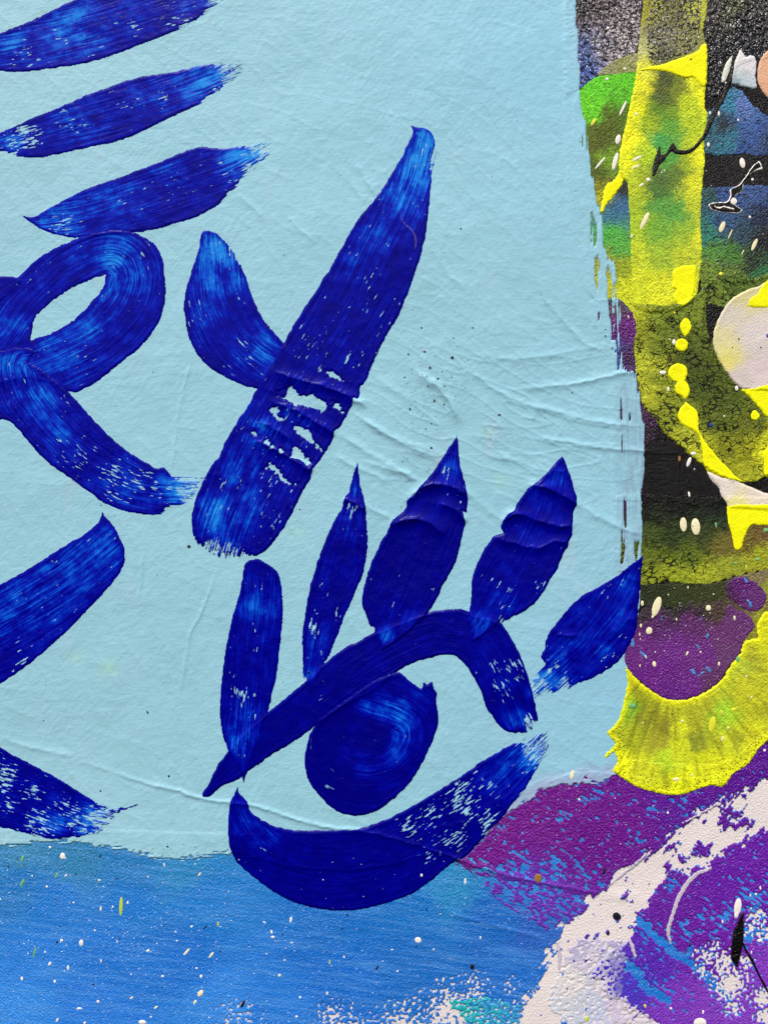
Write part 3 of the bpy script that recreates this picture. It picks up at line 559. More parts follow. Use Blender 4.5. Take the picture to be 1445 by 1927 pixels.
def purple_field(x, y, d):
    dens = spots(x, y, SP('I', (300, 540, 75, .62), (480, 560, 80, .66), (600, 590, 60, .55), (650, 230, 70, .5), (520, 340, 40, .5), (850, 430, 50, .55), (380, 660, 120, .6), (520, 740, 100, .55), (250, 690, 110, .72), (150, 620, 90, .8), (330, 790, 110, .86), (480, 850, 80, .9), (220, 370, 40, .5), (1080, 260, 60, .45), (780, 240, 30, .5), (910, 290, 36, .45),
              (900, 850, 60, .52), (1000, 930, 70, .62), (1100, 850, 70, .5), (1120, 960, 60, .5), (1380, 700, 80, .66), (1250, 780, 80, .52), (1380, 850, 90, .66), (870, 1050, 60, .6), (950, 1120, 60, .55), (1200, 1080, 60, .55), (1050, 830, 40, .5), (1150, 790, 40, .45), (1000, 640, 50, .5), (690, 630, 40, .5), (770, 640, 40, .45), (600, 730, 60, .6)))
    dens = np.maximum(dens * .95, .06); a = .6; p, q = x * math.cos(a) + y * math.sin(a), -x * math.sin(a) + y * math.cos(a)
    n = .75 * perlin(p / 19, q / 6.5, 71) + .5 * perlin(p / 9, q / 4.5, 72) + .2 * perlin(x / 5, y / 5, 73)
    f = np.minimum(d, 11 * (.62 - dens - n))
    f = np.minimum(f, -white_mask(x + 1, y) - .6); f = np.minimum(f, -14 * speck_mask(x, y) - 1.0)
    for P, w in ((T('I', (860, 800), (930, 870), (1000, 930), (1100, 1000), (1200, 1090), (1260, 1150)), 6.5), (T('I', (800, 985), (850, 1040), (900, 1110), (1000, 1170)), 6)):
        l, t = linedist(x, y, catmull(P, 4)); f = np.minimum(f, l - w * (1 + .9 * perlin(x / 9, y / 9, 74)))
    return f
layer('purple_paint_swirl', T('I', (20, 545), (90, 500), (140, 450), (180, 400), (240, 330), (300, 290), (380, 240), (430, 170), (500, 150), (560, 125), (600, 105), (660, 120), (660, 180), (700, 180), (740, 130), (800, 60), (1000, 100), (1260, 100), (1445, -80), (1900, -160), (1900, 1640), (1100, 1640), (800, 1300), (600, 1000), (500, 880), (400, 830), (250, 740), (150, 650), (90, 570)), M['purple'], .6, edge=3, rough=(2.0, 7),
      field=purple_field, cols=CP('I', (200, 450, (111, 17, 139)), (450, 300, (111, 20, 139)), (700, 400, (107, 18, 141)), (1100, 250, (92, 22, 150)), (1400, 80, (89, 18, 148)), (300, 690, (102, 52, 182)), (1300, 600, (104, 28, 168)), (1000, 750, (102, 30, 161)), (1150, 950, (107, 28, 166)), (900, 1000, (89, 39, 182)), (850, 1080, (79, 56, 200)), (1000, 1180, (124, 56, 191)), (1200, 1180, (130, 62, 193)), (1400, 1150, (132, 62, 196))),
      label='purple paint swirls over blue with canvas showing through')
layer('lavender_paint_scumble', T('I', (560, 900), (640, 880), (800, 900), (800, 1000), (780, 1110), (830, 1190), (960, 1275), (1060, 1420), (640, 1420), (520, 1250), (440, 1200), (480, 1060)), M['cream'], .1, edge=2, rough=(6, 9), cols=CP('I', (600, 920, (176, 172, 206)), (650, 960, (206, 200, 216)), (700, 1000, (186, 184, 214)), (750, 1020, (130, 126, 190)), (790, 1080, (110, 106, 190)), (700, 1080, (206, 202, 216)), (620, 1150, (196, 204, 222)), (560, 1100, (220, 216, 216)), (480, 1180, (204, 210, 222)), (760, 1200, (206, 196, 218)), (840, 1200, (214, 206, 216)), (680, 1220, (190, 198, 222))),
      field=lambda x, y, d: np.minimum(d, 9 * (.30 - perlin(x / 8, y / 6, 83) - .5 * perlin(x / 4.4, y / 4.2, 84))), label='broken lavender scumble over the bare canvas at the bottom')
layer('turquoise_paint_smear', T('I', (0, 1160), (60, 1170), (130, 1140), (220, 1160), (330, 1190), (320, 1260), (290, 1330), (100, 1330), (60, 1230), (0, 1190)), M['ground_blue'], .5, rough=(4, 8), cols=CP('I', (40, 1180, (24, 178, 176)), (200, 1200, (36, 170, 186)), (280, 1250, (30, 150, 196))),
      field=lambda x, y, d: np.minimum(d, 9 * (.2 - perlin(x / 7, y / 6, 81))), label='turquoise smear at the lower edge of the blue ground')
# ------------------------------------------------------------------ upper right older patches that lie beside the field
layer('olive_brown_paint', T('H', (560, 180), (900, 170), (1060, 180), (1230, 120), (1360, 95), (1445, 75), (1900, 40), (1900, 620), (1250, 620), (1100, 420), (800, 330), (560, 330)), M['spray'], .5, rough=(3, 10), cols=CP('H', (620, 220, (40, 48, 26)), (900, 230, (52, 60, 28)), (1080, 230, (60, 66, 32)), (1200, 340, (84, 70, 60)), (1400, 120, (130, 118, 84)), (1445, 200, (146, 152, 56)), (1400, 400, (150, 156, 44)), (1380, 340, (110, 96, 60)), (1300, 500, (140, 140, 44))), label='dark olive to brown paint around the purple blot')
layer('purple_paint_disc', T('H', (440, 660), (520, 500), (560, 350), (640, 300), (760, 320), (900, 290), (1100, 270), (1200, 320), (1330, 390), (1365, 480), (1275, 560), (1262, 650), (1180, 735), (1130, 835), (1050, 895), (950, 945), (850, 970), (780, 970), (720, 950), (650, 900), (560, 830), (480, 760)), M['purple'], .6, rough=(2.2, 9), field=lambda x, y, d: d - 16 * sstep(1165, 1135, y) * np.clip(.3 + fbm(x / 9, y / 9, 2, 55), 0, 1.3),
      cols=CP('H', (620, 360, (50, 40, 47)), (800, 330, (44, 42, 35)), (1000, 330, (48, 46, 35)), (1100, 380, (72, 60, 47)), (1200, 380, (101, 50, 113)), (700, 450, (83, 34, 99)), (950, 450, (92, 40, 103)), (1150, 500, (105, 50, 113)), (600, 600, (103, 36, 125)), (800, 600, (107, 38, 132)), (1000, 650, (107, 40, 129)), (700, 800, (105, 30, 134)), (900, 850, (105, 34, 132)), (1150, 620, (101, 56, 108)), (830, 950, (96, 26, 129)), (1080, 850, (92, 50, 99))),
      label='purple disc of paint beside the right eyelash stroke')
layer('purple_paint_blot', T('H', (1150, 160), (1240, 125), (1300, 130), (1360, 165), (1440, 235), (1430, 310), (1370, 370), (1290, 360), (1220, 300), (1160, 270)), M['purple'], .6, rough=(3, 9), cols=CP('H', (1250, 200, (90, 26, 110)), (1330, 300, (96, 40, 112)), (1180, 230, (70, 36, 76))), label='small purple blot above the purple disc')
for k, (a, b, r, ang) in enumerate([(525, 575, 26, 0), (600, 660, 26, -40), (970, 605, 16, -40), (1035, 525, 17, 10), (935, 775, 26, -40), (985, 790, 16, 60), (1040, 760, 20, -40), (1295, 155, 18, -35), (1320, 310, 24, -30), (1285, 215, 12, 20), (720, 415, 12, 0), (990, 410, 12, 0)]):
    t = np.linspace(0, 2 * math.pi, 9)[:-1]; rr = r * (1 + .25 * np.sin(t * 3 + k)); c, s = math.cos(math.radians(ang)), math.sin(math.radians(ang))
    px, py = rr * .55 * np.cos(t), rr * 1.5 * np.sin(t); pts = [(a + c * u + s * v * -1, b + s * u + c * v) for u, v in zip(px, py)]
    layer('blue_paint_dab', T('H', *pts), M['ground_blue'], .4, edge=2, rough=(2.2, 6), cols=CP('H', (a, b, (62, 128, 196))), seed=90 + k)
# ------------------------------------------------------------------ the pale blue field
edgeR = ['E', (135, -560), (138, 0), (140, 150), (160, 280), (150, 380), (168, 480), (160, 640), (185, 760), (205, 860), (215, 1000), (235, 1150), (262, 1250), (275, 1330), 'F', (290, 150), (318, 240), (330, 400), (345, 480), (400, 520), (408, 620), (412, 760), (430, 800), (438, 950), (440, 1100), (455, 1200), (480, 1255), (545, 1270),
         'G', (545, 30), (560, 120), (575, 240), (598, 300), (602, 420), (602, 560), (600, 700), (588, 820), (583, 950), (590, 1030), (598, 1100), (590, 1250), 'H', (580, 40), (575, 250), (562, 420), (520, 520), (490, 590), (470, 650), (480, 740), (540, 850), (560, 950), (560, 1100), (520, 1250), (500, 1380), (450, 1450), (380, 1490), (310, 1530), (262, 1530), (240, 1500), (215, 1490),
         'I', (660, 175), (610, 185), (560, 180), (500, 190), (430, 195), (380, 245), (300, 295), (240, 335), (100, 490), (20, 545)]
field_poly = T(*edgeR, 'X', (845, 1600), (700, 1640), (560, 1640), (470, 1612), 'N', (1250, 735), (1150, 748), (1060, 768), (960, 772), (860, 766), (780, 748), (700, 728), (600, 708), (500, 692), (400, 680), (300, 672), (200, 677), (100, 692), (0, 708), 'X', (-158, 1605), (-158, -158))
slits = [T('F', (243, 190), (262, 180), (285, 250), (280, 400), (262, 420), (245, 350)), T('F', (268, 500), (290, 470), (300, 560), (292, 720), (276, 725)), T('F', (345, 560), (375, 545), (392, 700), (390, 770), (352, 772)), T('F', (352, 775), (395, 778), (405, 850), (430, 1000), (420, 1050), (382, 1045), (375, 900)),
         T('F', (445, 1000), (470, 1040), (485, 1240), (465, 1245)), T('F', (412, 1050), (428, 1060), (435, 1240), (418, 1260)), T('F', (392, 1105), (425, 1110), (420, 1145), (395, 1140)), T('G', (430, 100), (438, 150), (458, 300), (452, 330), (436, 320)), T('G', (496, 290), (505, 285), (516, 320), (500, 330)), T('G', (575, 150), (580, 150), (598, 340), (578, 345)),
         T('G', (455, 910), (468, 860), (482, 950), (470, 1060), (458, 1040)), T('G', (458, 1050), (468, 1060), (470, 1200), (452, 1330), (443, 1340), (455, 1180)), T('G', (548, 1150), (560, 1160), (562, 1270), (545, 1280)), T('G', (572, 1170), (582, 1160), (585, 1250), (572, 1255)), T('E', (165, 940), (180, 930), (186, 1000), (172, 1005)), T('E', (150, 30), (164, 20), (170, 190), (158, 200)),
         T('G', (442, 440), (455, 430), (462, 540), (450, 560)), T('F', (296, 870), (303, 870), (302, 905), (295, 905))]
def field_cut(x, y, d):
    m = sstep(1060, 1110, x) * sstep(1270, 1180, y)
    st = perlin(x / 2.2, y / 90, 31) + .4 * perlin(x / 4, y / 40, 32)
    d = d - m * 6 * np.clip(st, -.5, 1.2)
    b = sstep(1560, 1585, y) * sstep(560, 430, x); d = d - b * 10 * np.clip(perlin(x / 34, y / 2.6, 33) + .6 * perlin(x / 8, y / 8, 34), -.5, 1)
    p = sstep(930, 1000, x) * sstep(1395, 1440, y); return d - p * 8 * np.clip(fbm(x / 14, y / 7, 2, 35), -.4, 1)
def field_col(x, y, d):
    c = idw(x, y, CP('X', (500, 100, (150, 202, 222)), (1000, 100, (144, 203, 228)), (1000, 700, (146, 198, 217)), (200, 1200, (147, 197, 216)), (100, 100, (154, 202, 219)), (600, 1400, (147, 201, 218)), (1100, 1350, (142, 197, 222)), (150, 1500, (153, 201, 218)), (800, 600, (149, 200, 217))), 150, 1.0)
    z = sstep(1150, 1175, x) * sstep(690, 720, y) * sstep(1240, 1050, y)
    st = np.clip(.5 + perlin(x / 3.2, y / 70, 36) + .5 * perlin(x / 8, y / 30, 37), 0, 1) * z
    c = c + (st * .34)[..., None] * (np.array(C(126, 112, 150)) - c)
    e = sstep(40, 0, d) * sstep(1395, 1450, y) * sstep(900, 960, x); c = c + (.5 * e)[..., None] * (np.array(C(160, 140, 190)) - c)
    g = spots(x, y, SP('M', (590, 1040, 50, .5), (420, 980, 40, .35)) + SP('O', (640, 1060, 40, .35), (570, 820, 30, .3), (830, 80, 1, 0)) + SP('J', (490, 560, 50, .25))) * np.clip(.5 + 2 * perlin(x / 7, y / 5, 38), 0, 1)
    c = c + g[..., None] * (np.array(C(176, 226, 160)) - c)
    gr = spots(x, y, SP('O', (300, 620, 150, .16), (230, 900, 120, .18), (620, 850, 80, .2)) + SP('M', (950, 1080, 120, .16))) * np.clip(.5 + fbm(x / 14, y / 10, 2, 39), 0, 1.2)
    return c + gr[..., None] * (np.array(C(96, 118, 120)) - c)
layer('pale_blue_paint_field', field_poly, M['light'], 1.0, edge=4, rough=(1.3, 10), holes=slits, field=field_cut, colf=field_col, bead=.35, smooth=1,
      relief=lambda x, y, d: (.17 + .09 * perlin(x / 160, y / 160, 24)) * fbm((x + .55 * y) / 8, (y - .3 * x) / 15, 3, 21) + .13 * fbm(x / 24, y / 5, 2, 22), label='pale blue painted field filling most of the canvas, creased at right')
# lime fan on top of the field edge
def limecol(x, y, d):
    base = 1.2 * idw(x + 8 * fbm(x / 20, y / 20, 2, 43), y + 8 * fbm(x / 20, y / 20, 2, 44), CP('H', (520, 850, (150, 150, 30)), (600, 950, (150, 156, 30)), (520, 1010, (130, 176, 40)), (620, 1060, (140, 142, 36)), (800, 1050, (170, 176, 36)), (760, 1150, (136, 136, 40)), (830, 1150, (196, 204, 36)), (950, 1060, (160, 164, 40)), (1050, 1000, (170, 176, 40)), (1120, 1050, (150, 190, 44)), (1230, 690, (160, 180, 50)), (1300, 620, (170, 170, 40)), (1400, 560, (190, 194, 30)), (1430, 420, (206, 210, 30)), (1300, 900, (176, 180, 36)), (1400, 1000, (180, 184, 36)), (500, 1250, (160, 170, 34)), (700, 1250, (150, 150, 40)), (450, 1400, (220, 226, 24)), (600, 1450, (190, 196, 36)), (760, 1350, (170, 196, 40)), (850, 1300, (196, 206, 34)), (960, 1260, (130, 140, 40)), (1000, 1350, (196, 204, 30)), (1200, 1250, (186, 196, 40)), (850, 1540, (216, 224, 24)), (1000, 1480, (206, 214, 28)), (1150, 1400, (200, 206, 30)), (1350, 1250, (196, 200, 34))))
    cx, cy = 1045 + 830 / 3.6125, 1050 + 560 / 3.6125; a = np.arctan2(y - cy, x - cx); r = np.hypot(x - cx, y - cy)
    s = perlin(a * 16, r / 60, 45) + .6 * perlin(a * 34, r / 40, 46); k = np.clip(s * .9, -.75, .9)
    out = base * (1 + .16 * k[..., None]); dk = np.clip(-s - .1, 0, 1)[..., None] * .55; out = out + dk * (np.array(C(104, 104, 36)) - out)
    e = (sstep(16, 2, d) * .75)[..., None]; return np.minimum(.93, out + e * (np.array(C(238, 242, 22)) - out))
def limerelief(x, y, d):
    cx, cy = 1045 + 830 / 3.6125, 1050 + 560 / 3.6125; a = np.arctan2(y - cy, x - cx); r = np.hypot(x - cx, y - cy)
    return .45 * (perlin(a * 16, r / 60, 45) + .6 * perlin(a * 34, r / 40, 46)) * sstep(2, 14, d)
layer('lime_paint_fan', T('H', (475, 735), (560, 830), (650, 905), (760, 968), (900, 968), (1000, 925), (1130, 840), (1180, 740), (1265, 650), (1280, 560), (1380, 545), (1360, 470), (1400, 390), (1445, 350), (1900, 300), (1900, 1000), (1600, 1160), (1445, 1240), (1390, 1290), (1350, 1350), (1300, 1420), (1210, 1460), (1150, 1560), (1080, 1545), (1000, 1560), (850, 1620), (700, 1605), (560, 1565), (490, 1525), (385, 1450), (430, 1375), (400, 1320), (330, 1370), (335, 1335), (385, 1300), (410, 1260), (370, 1225), (345, 1190), (400, 1140), (435, 1090), (470, 950), (490, 850)), M['lime'], 1.1, edge=4, rough=(1.8, 7), bead=.4, colf=limecol, relief=limerelief,
      rimw=lambda x, y, d: np.clip(.28 + .75 * sstep(46, 8, d) * sstep(1320, 1400, y) + .35 * fbm(x / 30, y / 30, 2, 47) + spots(x, y, SP('H', (800, 1080, 40, .4), (900, 1200, 50, .4))), 0, 1), label='lime yellow fan of bubbled paint below the purple disc')
# drips and shapes at the right
drips = [('yellow_paint_drip', T('F', (790, 575), (845, 540), (950, 533), (957, 610), (948, 700), (930, 760), (890, 808), (862, 825), (830, 800), (798, 778), (800, 740), (822, 705), (780, 688), (802, 655), (792, 610)), 'largest square yellow drip on the sprayed strip'),
         ('yellow_paint_drip', T('F', (885, 892), (915, 915), (927, 958), (908, 1000), (880, 1030), (852, 992), (838, 955), (858, 910)), 'oval yellow drip just below the square one'),
         ('yellow_paint_drip', T('F', *[(857 + 46 * math.cos(a), 1080 + 46 * math.sin(a)) for a in np.linspace(0, 6.28, 13)[:-1]]), 'round yellow drip below the oval one'),
         ('yellow_paint_drip', T('F', (835, 1203), (880, 1212), (903, 1262), (890, 1310), (880, 1325), (905, 1345), (915, 1400), (905, 1430), (880, 1450), (850, 1425), (815, 1405), (805, 1370), (825, 1335), (795, 1325), (763, 1290), (768, 1240), (800, 1212)), 'double lobed yellow drip on the cracked olive paint'),
         ('yellow_paint_drip', T('G', (885, 198), (930, 235), (965, 270), (972, 320), (970, 380), (985, 430), (1020, 480), (1060, 530), (1130, 610), (1190, 670), (1230, 715), (1290, 748), (1200, 742), (1120, 712), (1060, 690), (1010, 655), (1000, 590), (985, 490), (978, 430), (940, 400), (880, 370), (848, 350), (828, 300), (838, 258)), 'long yellow run slanting down to the cream drip'),
         ('yellow_paint_drip', T('G', (1322, 290), (1340, 262), (1365, 258), (1395, 300), (1370, 332), (1332, 328)), 'small yellow drip below the cream disc')]
for k, (nm, P, lb) in enumerate(drips): layer(nm, P, M['yellow'], 1.1, edge=4, rough=(1.0, 9), label=lb, seed=120 + k, bead=.25)
layer('cream_paint_drip', T('G', (1022, 668), (1080, 695), (1150, 722), (1250, 742), (1300, 770), (1380, 800), (1445, 832), (1900, 900), (1900, 980), (1300, 930), (1170, 925), (1162, 890), (1120, 832), (1110, 780), (1060, 742)), M['cream'], 2.0, edge=5, rough=(.7, 10), cols=CP('G', (1150, 780, (226, 216, 206)), (1350, 860, (222, 212, 196)), (1250, 900, (226, 220, 150))), label='pale cream drip slanting across the black paint')
layer('yellow_paint_tongue', T('G', (1163, 915), (1250, 895), (1350, 905), (1445, 895), (1900, 930), (1900, 1050), (1445, 1046), (1380, 1042), (1335, 1035), (1302, 1080), (1275, 1150), (1268, 1195), (1240, 1220), (1210, 1200), (1205, 1130), (1178, 1050), (1166, 980)), M['yellow'], 1.0, edge=4, rough=(1.0, 10), label='yellow tongue dripping down below the cream drip')
layer('white_paint_shape', T('E', (1170, 565), (1195, 500), (1215, 430), (1232, 370), (1252, 333), (1272, 350), (1290, 385), (1330, 372), (1362, 385), (1368, 450), (1360, 520), (1375, 600), (1320, 598), (1270, 588), (1220, 570)), M['cream'], 1.6, rough=(1.3, 8), cols=CP('E', (1250, 400, (228, 226, 226)), (1330, 450, (226, 222, 228)), (1240, 520, (190, 206, 206)), (1210, 550, (140, 166, 180)), (1340, 560, (190, 206, 214))), label='white ragged paint shape on the black ground')
layer('white_paint_sliver', T('E', (1125, 560), (1132, 500), (1150, 440), (1180, 395), (1205, 370), (1195, 440), (1175, 510), (1150, 560)), M['cream'], 1.3, rough=(.6, 8), cols=CP('E', (1160, 480, (222, 226, 214))), label='thin white sliver left of the white shape')
layer('peach_paint_disc', T('E', (1900, 250), (1500, 300), (1440, 340), (1395, 390), (1375, 450), (1370, 530), (1388, 590), (1425, 645), (1500, 700), (1900, 720)), M['cream'], 1.2, rough=(.7, 10), cols=CP('E', (1420, 480, (226, 176, 140)), (1445, 560, (220, 168, 136))), label='peach coloured disc at the picture edge beside the white shape')
layer('black_paint_line', T('E', (655, 1195), (662, 1110), (688, 1040), (700, 990), (712, 985), (716, 1050), (750, 1045), (778, 990), (800, 958), (815, 985), (828, 1015), (870, 1022), (920, 1008), (960, 970), (1000, 920), (1035, 835), (1075, 740), (1130, 645), (1165, 570), (1188, 460), (1210, 365), (1226, 345), (1210, 470), (1196, 570), (1155, 670), (1095, 765), (1065, 850), (1025, 930), (965, 1000), (930, 1035), (870, 1052), (815, 1045), (788, 1025), (755, 1065), (730, 1105), (705, 1120), (692, 1160), (670, 1198)), M['ink'], 1.5, edge=3, rough=(.8, 7), cols=CP('E', (800, 1000, (30, 26, 26))), label='jagged black line zigzagging across the yellow strip')
layer('white_paint_outline', T('F', (1035, 122), (1080, 104), (1150, 108), (1172, 95), (1188, 60), (1178, 30), (1200, 5), (1240, -5), 'E', (1255, 1240), (1305, 1180), (1320, 1140), (1385, 1085), (1400, 1100), (1412, 1150), (1340, 1165), (1280, 1240), (1275, 1300), (1235, 1320), 'F', (1210, 75), (1190, 105), (1225, 128), (1272, 160), (1255, 190), (1190, 186), (1110, 180), (1050, 158)), M['dropwhite'], .6, edge=2, rough=(.8, 6), field=lambda x, y, d: d - .6, label='white outline of the small black squiggle')
layer('black_paint_squiggle', T('F', (1048, 128), (1085, 114), (1155, 118), (1180, 103), (1200, 65), (1190, 32), (1208, 12), (1245, 3), 'E', (1262, 1250), (1310, 1188), (1328, 1148), (1380, 1100), (1395, 1130), (1335, 1158), (1272, 1240), (1265, 1295), (1228, 1310), 'F', (1202, 75), (1182, 110), (1220, 136), (1258, 160), (1245, 178), (1190, 176), (1115, 170), (1058, 150)), M['ink'], .8, edge=2, rough=(.7, 6), field=lambda x, y, d: d + 1.0, cols=CP('F', (1150, 140, (16, 12, 14))), label='black squiggle with a flat foot and thin stem')
layer('white_paint_squiggle', ribbon(T('F', (1075, 135), (1110, 150), (1140, 140), (1180, 150), (1215, 158)), [1, 2, 1.2, 2, 1]), M['dropwhite'], .5, edge=1.5, rough=(.5, 5), smooth=0, label='thin white stroke inside the black squiggle foot')
layer('black_paint_feather', T('I', (1300, 830), (1318, 780), (1334, 760), (1337, 830), (1333, 900), (1322, 950), (1306, 1018), (1290, 1000), (1274, 970), (1278, 900), (1285, 850)), M['ink'], 1.6, edge=3, rough=(.8, 7), cols=CP('I', (1300, 880, (12, 10, 12))), label='black feather shaped mark on the purple swirl')
layer('black_paint_hair', ribbon(T('Q', (1060, 860), (1100, 970), (1180, 1100), (1260, 1270), (1330, 1400), (1391, 1520), (1480, 1650)), [1.6, 2.4, 2.6, 2.0, 2.4, 1.4, 1.0]), M['ink'], 1.2, edge=2, rough=(.4, 6), smooth=0, cols=CP('I', (1380, 1000, (12, 10, 12))), label='thin black hairline trailing from the feather mark')
for P, w, lb in ((T('I', (1190, 562), (1110, 600), (1045, 685), (1010, 780), (992, 850), (1006, 912)), [3.2, 4.5, 4.5, 4, 4, 2], 'long pale scraped arc through the purple'), (T('I', (1055, 360), (1140, 318), (1230, 268)), [1.5, 2.5, 3.5], 'short straight pale scrape along the purple edge'), (T('I', (815, 880), (830, 920), (845, 972)), [2, 4.5, 2], 'short pale scrape beside the white band'), (T('I', (720, 650), (790, 590), (860, 535), (900, 500)), [2, 3, 3, 4], 'pale scrape crossing the paint thread'), (T('I', (490, 900), (500, 960), (498, 1030)), [3, 4, 2], 'pale scrape beside the bare canvas')):
    layer('scraped_line', ribbon(P, w), M['scratch'], .5, edge=2, rough=(1.6, 6), smooth=0, label=lb)
# ------------------------------------------------------------------ dark blue strokes of the eye and the loop
eye = bpy.data.objects.new('painted_eye', None); scene.collection.objects.link(eye); eye.parent = root; eye['label'] = 'dark blue eye with lashes painted in broad strokes'
face = bpy.data.objects.new('painted_loop_figure', None); scene.collection.objects.link(face); face.parent = root; face['label'] = 'dark blue loop and slanting strokes beside the eye'
brush('slanting_stroke', T('A', (-300, 330), (-120, 235), (0, 180), (60, 155), (150, 120), (250, 72), (330, 30), (400, 0), (520, -60), (700, -120), (1000, -120), (1250, -70), (1210, 0), (1160, 40), (1060, 115), (960, 168), (870, 203), (770, 237), (690, 270), (600, 302), (500, 335), (380, 360), (250, 377), (130, 393), (40, 392), (0, 378), (-150, 380), (-280, 370)),
      T('A', (-300, 340), (0, 285), (300, 220), (700, 110), (1250, -50)), SP('A', (380, 150, 190, .42), (80, 230, 110, .4), (700, 60, 120, .2), (1100, 40, 120, .25)), SP('A', (150, 290, 110, .55), (360, 230, 90, .42), (600, 130, 70, .62), (750, 150, 110, .5), (950, 90, 140, .5), (60, 350, 70, .5)), SP('A', (1190, 10, 100, 16), (1000, 130, 70, 7)), label='topmost slanting stroke, cut by the upper edge', parent=face, seed=1)
brush('slanting_stroke', T('A', (-300, 860), (-120, 780), (0, 718), (100, 680), (160, 645), (280, 600), (400, 548), (480, 512), (600, 468), (680, 435), (800, 405), (900, 394), (960, 385), (1080, 358), (1160, 343), (1240, 338), (1330, 348), (1320, 380), (1250, 440), (1160, 515), (1100, 562), (1000, 607), (900, 652), (820, 692), (740, 730), (620, 775), (520, 792), (430, 812), (320, 838), (200, 860), (130, 857), (60, 837), (0, 817), (-150, 850), (-280, 880)),
      T('A', (-300, 870), (0, 775), (300, 690), (700, 580), (1000, 480), (1330, 350)), SP('A', (1120, 430, 170, .55), (400, 650, 160, .25), (40, 770, 90, .5), (800, 500, 150, .2)), SP('A', (130, 740, 130, .72), (330, 650, 130, .5), (700, 560, 150, .46), (880, 520, 90, .5), (1130, 450, 120, .5), (350, 790, 100, .55), (700, 720, 70, .5)), SP('A', (1290, 380, 110, 22), (1150, 510, 60, 9), (100, 850, 60, 7)), label='second slanting stroke with a dry frayed tip', parent=face, seed=2)
brush('slanting_stroke', T('A', (118, 1170), (165, 1180), (205, 1172), (230, 1150), (330, 1095), (430, 1042), (530, 1000), (640, 965), (760, 918), (850, 885), (960, 840), (1030, 808), (1100, 794), (1160, 803), (1220, 808), (1300, 795), (1370, 782), (1475, 760), (1470, 800), (1440, 865), (1390, 910), (1310, 970), (1290, 1022), (1240, 1052), (1180, 1122), (1120, 1155), (1040, 1190), (950, 1217), (860, 1245), (780, 1258), (700, 1267), (600, 1282), (520, 1287), (440, 1292), (400, 1297), (330, 1282), (270, 1268), (210, 1242), (165, 1212)),
      T('A', (118, 1190), (400, 1170), (700, 1080), (1000, 980), (1250, 890), (1480, 770)), SP('A', (300, 1190, 190, .45), (1300, 860, 110, .75), (1420, 800, 90, .8), (600, 1080, 160, .25), (900, 940, 120, .15)), SP('A', (330, 1220, 120, .6), (430, 1180, 80, .45), (680, 1090, 100, .46), (950, 960, 60, .4), (1000, 920, 140, .3), (1250, 960, 70, .6), (1200, 870, 40, .7), (1330, 870, 80, .5)), SP('A', (1440, 800, 90, 24), (1350, 920, 60, 14), (1270, 1020, 50, 5)), label='third slanting stroke, thick with a pale frayed tip above the loop', parent=face, seed=3)
brush('short_stroke', T('B', (-300, 330), (0, 345), (50, 342), (100, 350), (130, 365), (60, 450), (-60, 520), (-300, 560)), T('B', (-300, 500), (-60, 440), (100, 360)), base=.12, label='short stroke end tucked behind the loop', parent=face, seed=4)
brush('loop_stroke', T('B', (-300, 620), (-60, 470), (20, 420), (95, 348), (140, 310), (180, 265), (260, 210), (330, 178), (400, 150), (450, 130), (520, 108), (620, 93), (720, 103), (780, 128), (840, 165), (870, 208), (890, 260), (896, 330), (905, 420), (895, 512), (870, 592), (830, 652), (790, 707), (730, 762), (650, 822), (580, 882), (500, 942), (450, 962), (405, 988), (300, 940), (150, 900), (-60, 960), (-300, 1000)),
      T('B', (-300, 860), (-40, 680), (80, 520), (210, 390), (360, 270), (520, 190), (640, 180), (740, 250), (770, 380), (710, 540), (560, 690), (380, 790), (120, 900)), SP('B', (640, 250, 120, .42), (560, 400, 110, .35), (700, 330, 130, .28), (400, 220, 110, .15), (300, 790, 130, .3), (450, 620, 110, .3), (60, 620, 90, .15)), SP('B', (230, 430, 60, .5), (420, 330, 50, .4), (470, 780, 80, .5), (480, 690, 60, .35), (680, 220, 60, .35), (170, 350, 30, .4)), base=.2,
      holes=[T('B', (572, 340), (520, 352), (460, 380), (390, 412), (320, 457), (250, 512), (200, 562), (183, 592), (178, 640), (168, 692), (230, 672), (280, 655), (340, 622), (400, 586), (450, 538), (500, 482), (540, 440), (566, 390))], label='looping stroke closed around a pale blue almond gap', parent=face, seed=5)
